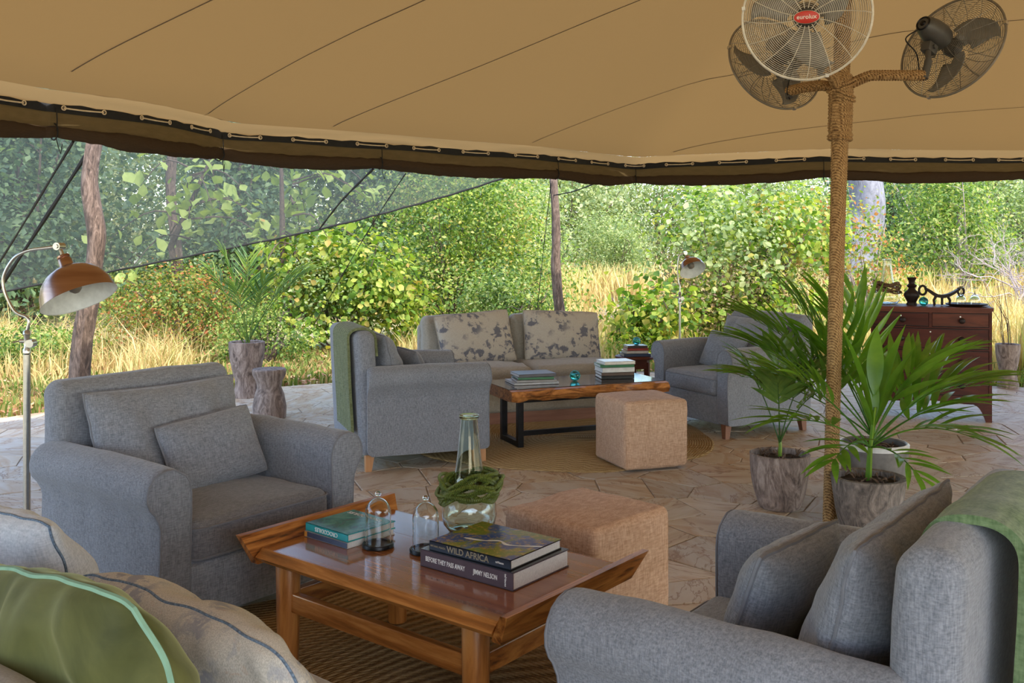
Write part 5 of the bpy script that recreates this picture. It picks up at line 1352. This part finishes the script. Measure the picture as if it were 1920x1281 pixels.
# ---------------------------------------------------------------- vegetation
def rot_frames(nrm, roll):
    nrm = nrm/np.linalg.norm(nrm, axis=1, keepdims=True); h = np.where(np.abs(nrm[:, 2:3]) < .95, [[0, 0, 1.]], [[1., 0, 0]])
    x = np.cross(h, nrm); x /= np.linalg.norm(x, axis=1, keepdims=True); y = np.cross(nrm, x)
    c, s = np.cos(roll)[:, None], np.sin(roll)[:, None]
    return x*c+y*s, -x*s+y*c, nrm
def leaves_np(pos, nrm, size, roll, shape='oval'):
    """two-sided folded leaves as real geometry: 4 triangles for broad, 2 for small"""
    X, Y, Z = rot_frames(nrm, roll); n_ = len(pos); s = size[:, None]
    if shape == 'broad':
        loc = [(0, -.5, 0), (-.42, -.12, .09), (-.30, .25, .07), (0, .55, -.06), (.30, .25, .07), (.42, -.12, .09), (0, 0, -.02)]
        tri = [(0, 6, 1), (1, 6, 2), (2, 6, 3), (3, 6, 4), (4, 6, 5), (5, 6, 0)]
    elif shape == 'narrow': loc = [(0, -.5, 0), (-.16, 0, .05), (0, .5, -.03), (.16, 0, .05)]; tri = [(0, 2, 1), (0, 3, 2)]
    else: loc = [(0, -.5, 0), (-.30, .02, .08), (0, .5, -.04), (.30, .02, .08)]; tri = [(0, 2, 1), (0, 3, 2)]
    k = len(loc); V = np.zeros((n_, k, 3)); 
    for i, (a, b, c) in enumerate(loc): V[:, i] = pos+s*(a*X+b*Y+c*Z)
    F = (np.arange(n_)*k)[:, None, None]+np.array(tri)[None]
    return V.reshape(-1, 3), F.reshape(-1, 3)
def crown_np(rs, blobs, n_, size, upb=.5, fill=.35, shape='oval', droop=0.):
    """leaves clustered in tufts over the shells of several blobs"""
    B = np.array([b[:3] for b in blobs]); Rr = np.array([b[3:6] for b in blobs]); wgt = Rr.prod(axis=1)**.67; wgt /= wgt.sum()
    nt_ = max(8, n_//14); bi = rs.choice(len(B), nt_, p=wgt); d = rs.normal(size=(nt_, 3)); d /= np.linalg.norm(d, axis=1, keepdims=True)
    rad = 1-fill*rs.random(nt_)**1.6*(rs.random(nt_) < .7)
    tc_ = B[bi]+d*Rr[bi]*rad[:, None]*(1+.10*rs.normal(size=(nt_, 1)))
    ti = rs.integers(0, nt_, n_); sp = Rr[bi][ti].mean(axis=1, keepdims=True)*.13+size*1.1
    pos = tc_[ti]+rs.normal(size=(n_, 3))*sp
    nrm = d[ti]*.8+rs.normal(size=(n_, 3))*.55+np.array([0, 0, upb])
    sz = size*(.42+1.0*rs.random(n_)**1.3); roll = rs.random(n_)*6.28
    keep = pos[:, 2] > -.02; return leaves_np(pos[keep], nrm[keep], sz[keep], roll[keep], shape)
def bush_mesh(seed, blobs, n_, size, mat, shape='oval', fill=.35, upb=.5):
    rs = np.random.default_rng(seed); V, F = crown_np(rs, blobs, n_, size, upb, fill, shape); return npmesh('foliage', V, F, mat)
def branches(rs, blobs, base, n_, mat, r=.02, twigs=4):
    mb = MB(); base = Vector(base)
    for i in range(n_):
        b = blobs[int(rs.integers(0, len(blobs)))]; tip = Vector((b[0]+rs.normal()*b[3]*.5, b[1]+rs.normal()*b[4]*.5, b[2]+rs.random()*b[5]*.8))
        o = base+Vector((rs.normal()*.12*b[3], rs.normal()*.12*b[4], 0)); mid = o.lerp(tip, .5)+Vector((rs.normal()*.08, rs.normal()*.08, .1))*b[3]
        mb.tube([crom([tuple(o), tuple(mid), tuple(tip)], q/6) for q in range(7)], [r*(1-.8*q/6) for q in range(7)], 5, False)
        for k in range(twigs):
            s = crom([tuple(o), tuple(mid), tuple(tip)], rs.uniform(.4, .95)); e = s+Vector((rs.normal(), rs.normal(), .3+rs.random()*.6)).normalized()*b[3]*rs.uniform(.3, .7)
            mb.tube([s, s.lerp(e, .5)+Vector((0, 0, .03)), e], [r*.4, r*.25, r*.1], 4, False)
    return mb.build('branches', mat) if False else mb
def bush(name, label, cat, loc, blobs, n_, size, mat, seed, shape='oval', twig='twig_dark', nb=14, r=.018, group=None, fill=.35, extra=None, upb=.5, twigs=4):
    t = thing(name, label, cat, loc, 0, group)
    o = link('foliage', bush_mesh(seed, blobs, n_, size, mat, shape, fill, upb), t); o['kind'] = 'stuff'
    if extra:
        for i, (bl, nn, ss, mm, sh) in enumerate(extra): q = link('foliage', bush_mesh(seed+50+i, bl, nn, ss, mm, sh, fill, upb), t); q['kind'] = 'stuff'
    rs = np.random.default_rng(seed+7); branches(rs, blobs, (0, 0, 0), nb, twig, r, twigs).build('branches', twig, t)
    return t
def blobset(seed, W, D, H, z0, n_, rel=.36):
    rs = np.random.default_rng(seed); out = []
    for i in range(n_):
        a = rs.random()*6.28; q = math.sqrt(rs.random())*.75; z = z0+(H-z0)*rs.random()*.82; k = 1-.45*((z-z0)/max(.1, H-z0))**2
        r = rel*min(W, H)*(.55+.5*rs.random()); out.append((math.cos(a)*q*W/2*k, math.sin(a)*q*D/2*k, z, r, r*.95, r*.8))
    return out
# near bushes just past the paving
bush('shrub', 'low leafy shrub with yellow-red leaves between the trunk post and the tall planter', 'shrub', (-4.35, 12.7, -.03), blobset(1, 2.1, 1.3, 1.35, .15, 13), 11000, .048, 'leaf_red', 1)
bush('shrub', 'dark green low shrub behind the waisted planter and log stool', 'shrub', (-2.95, 11.6, -.03), blobset(2, 1.5, .9, .85, .1, 9), 6500, .042, 'leaf_mid', 2)
bush('shrub', 'broad-leaved bright green shrub left of the beige sofa, behind the tall palm', 'shrub', (-2.3, 13.1, -.03), blobset(3, 2.5, 1.4, 1.75, .2, 15, .32), 4800, .082, 'leaf_bright', 3, 'broad', extra=[(blobset(33, 2.3, 1.5, 1.4, .1, 10), 5500, .055, 'leaf_dusty', 'oval')])
bush('shrub', 'big fine-leaved green bush rising to the roof edge behind the beige sofa', 'shrub', (-.75, 14.6, -.03), blobset(4, 3.4, 2.0, 2.75, .35, 22, .30), 20000, .060, 'leaf_mid', 4, 'oval', nb=22, extra=[(blobset(44, 3.0, 1.8, 2.7, .8, 12, .28), 8000, .055, 'leaf_bright', 'oval')])
bush('shrub', 'rounded green bush close behind the thin reddish post', 'shrub', (-.05, 12.6, -.03), blobset(5, 1.3, .9, 1.15, .15, 9), 5200, .052, 'leaf_mid', 5, extra=[(blobset(45, 1.2, .8, 1.0, .3, 5), 1200, .05, 'leaf_dusty', 'oval')])
bush('shrub', 'tall broad-leaved bush behind the far right armchair and small lamp', 'shrub', (3.15, 13.2, -.03), blobset(6, 3.1, 1.8, 2.35, .3, 18, .27), 5600, .080, 'leaf_bright', 6, 'broad', nb=40, extra=[(blobset(46, 2.5, 1.9, 1.5, .2, 12), 9500, .042, 'leaf_purple', 'oval'), (blobset(47, 2.9, 1.7, 2.2, .3, 10), 2600, .075, 'leaf_dusty', 'broad')])
bush('shrub', 'low broad-leaved shrub between the side table and the small floor lamp', 'shrub', (1.62, 12.2, -.03), blobset(7, 1.1, .8, 1.0, .15, 7), 1500, .095, 'leaf_bright', 7, 'broad', nb=10)
bush('shrub', 'low weedy green clump right behind the round side table', 'shrub', (1.35, 11.5, -.03), blobset(8, .9, .5, .36, .05, 5, .5), 2600, .045, 'leaf_bright', 8, 'narrow', nb=4)
bush('shrub', 'small shrub of mixed leaves at the left edge beside the paving', 'shrub', (-5.6, 11.0, -.03), blobset(9, 2.0, 1.4, .40, .05, 8, .6), 6500, .045, 'leaf_mid', 9, nb=6)
bush('shrub', 'yellow-green loose bush behind the chest of drawers', 'shrub', (5.2, 14.3, -.03), blobset(10, 1.9, 1.4, 2.25, .6, 10, .3), 3600, .070, 'leaf_red', 10, 'oval', 'twig_pale', nb=16)
# vines and trees seen through the net
def vine_tree(label, loc, H, seed, spread=1.6):
    t = thing('vine_tree', label, 'tree', loc); rs = np.random.default_rng(seed); mb = MB()
    tip = Vector((rs.normal()*.2, 0, H)); mb.tube([(0, 0, 0), (rs.normal()*.1, 0, H*.5), tuple(tip)], [.06, .045, .02], 8)
    ends = []
    for i in range(13):
        z = H*(.42+.55*rs.random()); a = rs.random()*6.28; L = spread*(.35+.65*rs.random()); o = Vector((0, 0, z)); e = o+Vector((math.cos(a)*L, math.sin(a)*L*.5, -.1-.35*rs.random()))
        P = [tuple(o), tuple(o.lerp(e, .5)+Vector((0, 0, .22))), tuple(e)]; Q = [crom(P, q/7) for q in range(8)]; mb.tube(Q, [.016*(1-.8*q/7) for q in range(8)], 5, False); ends += Q[2:]
    mb.build('branches', 'twig_dark', t)
    X = MB(); loc_ = [(0, -.5, 0), (-.40, -.15, .09), (-.30, .2, .07), (0, .55, -.10), (.30, .2, .07), (.40, -.15, .09), (0, 0, -.03)]
    ms = MB().add(loc_, [(0, 6, 1), (1, 6, 2), (2, 6, 3), (3, 6, 4), (4, 6, 5), (5, 6, 0)]).mesh('leaf', 'leaf_vine')
    for i in range(150):
        p = ends[int(rs.integers(0, len(ends)))]+Vector((rs.normal()*.13, rs.normal()*.13, rs.normal()*.12)); s = .10+.13*rs.random()
        q = link('leaf', ms, t); q.location = p; q.rotation_euler = (rs.uniform(.2, 1.5), rs.uniform(-.6, .6), rs.uniform(-3.1, 3.1)); q.scale = (s, s, s)
    return t
vine_tree('large-leaved vine tree seen through the shade net, above the tall planter', (-4.3, 12.9, -.03), 2.9, 3, 1.7)
vine_tree('second large-leaved vine tree through the net, near the guy rope', (-3.0, 13.2, -.03), 2.9, 5, 1.5)
trunk('thin_tree', 'dark thin tree trunk seen through the net, between trunk post and vine trees', [(-4.9, 14.0, -.05), (-4.85, 14.0, 1.2), (-4.95, 14.0, 2.4), (-4.8, 14, 3.8)], (.09, .06), 'bark', 'tree', 5)
# trees farther back: a few master crowns, copied with their own turn and size
def tree_proto(seed, mat, H, W, n_, size, shape='oval', trunk_mat='bark', z0=.9):
    bl = blobset(seed, W, W*.85, H, z0, 24, .27); t = thing('tree', 'tree', 'tree')
    o = link('foliage', bush_mesh(seed, bl, n_, size, mat, shape, .45), t); o['kind'] = 'stuff'
    rs = np.random.default_rng(seed); mb = branches(rs, bl, (0, 0, 0), 16, trunk_mat, .05, 3); mb.tube([(0, 0, -.1), (.05, 0, H*.3), (0, .05, H*.62)], [.16, .12, .06], 10)
    mb.build('branches', trunk_mat, t); return t
protos = [tree_proto(101, 'leaf_far', 6.0, 6.0, 17000, .15), tree_proto(102, 'leaf_dusty', 4.6, 5.2, 15000, .13), tree_proto(103, 'leaf_dark', 6.6, 5.6, 17000, .15), tree_proto(104, 'leaf_mid', 5.0, 5.0, 14000, .13, 'oval', 'twig_pale')]
used_ = set()
kindw = ['pale olive', 'dusty green', 'dark green', 'fresh green']
def put(k, x, y, s, label, sz=1.):
    o = protos[k] if k not in used_ else copy_tree(protos[k]); used_.add(k)
    o.location = (x, y, -.08); o.rotation_euler = (0, 0, (x*7.3+y*3.1) % 6.28); o.scale = (s, s, s*sz); o['label'] = label; o['category'] = 'tree'; o['group'] = 'trees beyond the paving'
put(2, -8.9, 17.5, .95, 'dark green tree at the far left behind the shade net')
put(2, -5.2, 18.5, .80, 'dark green tree behind the rough trunk post and net')
put(0, -11.5, 21, 1.15, 'pale olive tree at the left picture edge, farthest back')
put(2, -2.3, 20.5, .85, 'dark green tree behind the vine trees and the net rope')
put(0, -6.9, 24, 1.1, 'pale olive tree high behind the net at left')
put(1, -.3, 22.5, .80, 'dusty green tree rising behind the big sofa bush')
put(1, 2.9, 27.5, .52, 'round dusty bush-like tree over the yellow grass, right of the thin post')
put(0, 1.5, 35, .95, 'pale olive distant tree just right of the thin post top')
put(0, 5.4, 36, .90, 'pale olive distant tree above the round dusty one')
put(3, -4.2, 29, 1.05, 'fresh green tall tree far behind the net')
put(1, 9.1, 29, .72, 'dusty green tree just right of the grey trunk')
put(3, 12.0, 26.0, .80, 'fresh green tree behind the chest of drawers')
put(0, 9.7, 38, 1.0, 'pale olive distant tree behind the grey trunk')
put(0, 15.6, 36, 1.05, 'pale olive distant tree at the right edge')
put(2, 13.0, 33.0, .85, 'dark green tree between the chest and the right edge, far back')
put(1, 16.6, 29, .85, 'dusty green tree behind the pale bare shrub')
put(0, 19.5, 33, 1.1, 'pale olive tree beyond the right picture edge')
put(3, 6.9, 30, .62, 'fresh green low tree behind the tall broad-leaved bush')
put(0, -14, 30, 1.3, 'pale olive tree beyond the left picture edge')
put(0, -2.0, 40, 1.2, 'pale olive tree farthest back behind the sofa')
put(2, 4.0, 44, 1.0, 'dark green tree farthest back right of the thin post')
put(2, 20, 42, 1.2, 'dark green tree farthest back at the right')
put(2, -14.5, 14.5, .95, 'dark green tree beyond the left edge, beside the shade net')
put(1, -13.0, 9.0, .85, 'dusty green tree left of the tent')
put(3, 15.5, 17.5, .95, 'fresh green tree right of the tent')
put(1, 17.0, 11.0, 1.0, 'dusty green tree farther right of the tent')
trunk('old_tree', 'massive pale grey tree trunk behind the chest of drawers', [(7.55, 22, -.1), (7.75, 22, .9), (7.9, 22, 1.6), (8.1, 22, 2.3), (7.95, 22.1, 4.2)], (.50, .34), 'bark_grey', 'tree', 9, 24, .10)
# bare pale shrub
def bare(label, loc, H, W, seed, n_, mat):
    rs = np.random.default_rng(seed); mb = MB()
    def grow(o, d, L, r, lv):
        e = o+d*L; m_ = o.lerp(e, .5)+Vector((rs.normal(), rs.normal(), rs.normal()))*L*.10; mb.tube([o, m_, e], [r, r*.8, r*.55], 4, False)
        if lv <= 0: return
        for k in range(3):
            q = o.lerp(e, .45+.5*rs.random()) if k else e; nd = (d+Vector((rs.normal(), rs.normal(), rs.normal()*.7))*.62).normalized(); grow(q, nd, L*rs.uniform(.55, .8), r*.6, lv-1)
    for i in range(n_):
        a = rs.random()*6.28; grow(Vector((rs.normal()*.1, rs.normal()*.1, 0)), Vector((math.cos(a)*W/H*.7, math.sin(a)*W/H*.7, 1)).normalized(), H*.42, .026, 4)
    t = thing('bare_shrub', label, 'shrub', loc); tag(mb.build('branches', mat, t), kind='stuff'); return t
bare('pale leafless shrub of tangled branches at the right edge', (9.5, 17.8, -.05), 2.0, 1.7, 5, 8, 'twig_pale')
bare('low tangle of purple-brown bare twigs in the field behind the thin post', (1.9, 15.8, -.05), .75, 1.6, 6, 8, 'twig_pale')
# grasses
def grass(label, seed, n_, region, hmin, hmax, mat, lean=.35, wd=.007, clump=0):
    rs = np.random.default_rng(seed); x0, x1, y0, y1 = region
    if clump:
        c = np.stack([rs.uniform(x0, x1, clump), rs.uniform(y0, y1, clump)], 1); ci = rs.integers(0, clump, n_); xy = c[ci]+rs.normal(size=(n_, 2))*.16; hs = (.5+.8*rs.random(clump))[ci]
    else: xy = np.stack([rs.uniform(x0, x1, n_), rs.uniform(y0, y1, n_)], 1); hs = np.ones(n_)
    # keep off the paving
    ok = np.zeros(n_, bool)
    for i in range(len(BOUND)):
        a, b = BOUND[i], BOUND[(i+1) % len(BOUND)]; ok |= ((b[0]-a[0])*(xy[:, 1]-a[1])-(b[1]-a[1])*(xy[:, 0]-a[0])) < -.10*math.hypot(b[0]-a[0], b[1]-a[1])
    xy = xy[ok]; hs = hs[ok]; n_ = len(xy); h_ = rs.uniform(hmin, hmax, n_)*hs; a = rs.random(n_)*6.28; w_ = wd*(.6+.8*rs.random(n_))*(1+xy[:, 1]*.03); la = rs.random(n_)*6.28; ll = lean*h_*rs.random(n_)
    V = np.zeros((n_, 5, 3)); sx, sy = np.cos(a)*w_, np.sin(a)*w_; lx, ly = np.cos(la)*ll, np.sin(la)*ll
    V[:, 0] = np.stack([xy[:, 0]-sx, xy[:, 1]-sy, -.06+0*h_], 1); V[:, 1] = np.stack([xy[:, 0]+sx, xy[:, 1]+sy, -.06+0*h_], 1)
    V[:, 2] = np.stack([xy[:, 0]-sx*.8+lx*.35, xy[:, 1]-sy*.8+ly*.35, h_*.6], 1); V[:, 3] = np.stack([xy[:, 0]+sx*.8+lx*.35, xy[:, 1]+sy*.8+ly*.35, h_*.6], 1); V[:, 4] = np.stack([xy[:, 0]+lx, xy[:, 1]+ly, h_], 1)
    F = (np.arange(n_)*5)[:, None, None]+np.array([(0, 1, 3), (0, 3, 2), (2, 3, 4)])[None]
    o = link('grass', npmesh('grass', V.reshape(-1, 3), F.reshape(-1, 3), mat)); return tag(o, label, 'grass', kind='stuff')
grass('tall dry straw-coloured grass beyond the paving at the left', 1, 5200, (-8.5, -3.6, 9.5, 14.5), .15, .55, 'grass_dry', 1.1, .005, 80)
grass('short green and rusty weeds along the left edge of the paving', 2, 20000, (-8, -1.0, 8.2, 13), .03, .12, 'grass_green', .9, .010)
grass('pale dry grass field behind the thin post', 3, 26000, (-1.5, 7.5, 11.3, 21), .12, .42, 'grass_dry', .7, .007, 500)
grass('tall golden weeds before the round dusty tree', 4, 7000, (1.0, 8.0, 20, 24), .5, 1.0, 'grass_dry', .4, .012, 70)
grass('golden dry grass field behind the chest of drawers', 5, 30000, (3.6, 14, 10.3, 22), .15, .60, 'grass_dry', .6, .007, 500)
grass('green weeds along the back and right edge of the paving', 6, 18000, (-1.5, 9, 9.4, 12.4), .03, .12, 'grass_green', .9, .009)
grass('dry grass in the distance', 7, 26000, (-14, 22, 20, 36), .3, .9, 'grass_dry', .5, .016, 600)

def litter(label, seed, n_, region, size, mat):
    rs = np.random.default_rng(seed); x0, x1, y0, y1 = region; xy = np.stack([rs.uniform(x0, x1, n_), rs.uniform(y0, y1, n_)], 1); ok = np.zeros(n_, bool)
    for i in range(len(BOUND)):
        a, b = BOUND[i], BOUND[(i+1) % len(BOUND)]; ok |= ((b[0]-a[0])*(xy[:, 1]-a[1])-(b[1]-a[1])*(xy[:, 0]-a[0])) < -.03*math.hypot(b[0]-a[0], b[1]-a[1])
    xy = xy[ok]; m_ = len(xy); pos = np.concatenate([xy, rs.uniform(-.02, .06, (m_, 1))], 1); nrm = rs.normal(size=(m_, 3))*.5+np.array([0, 0, 1])
    V, F = leaves_np(pos, nrm, size*(.5+rs.random(m_)), rs.random(m_)*6.28); return tag(link('leaf_litter', npmesh('leaf_litter', V, F, mat)), label, 'leaf litter', kind='stuff')
leafmat('leaf_fallen', [(.25, (.20, .09, .05)), (.5, (.42, .22, .12)), (.75, (.55, .38, .22)), (.9, (.22, .30, .08))], .15, .8)
litter('rusty fallen leaves and low sprigs on the ground beyond the left of the paving', 21, 15000, (-8.5, -.5, 7.5, 13), .055, 'leaf_fallen')
litter('fallen leaves on the ground beyond the right of the paving', 22, 9000, (-.5, 9, 9.3, 13), .05, 'leaf_fallen')
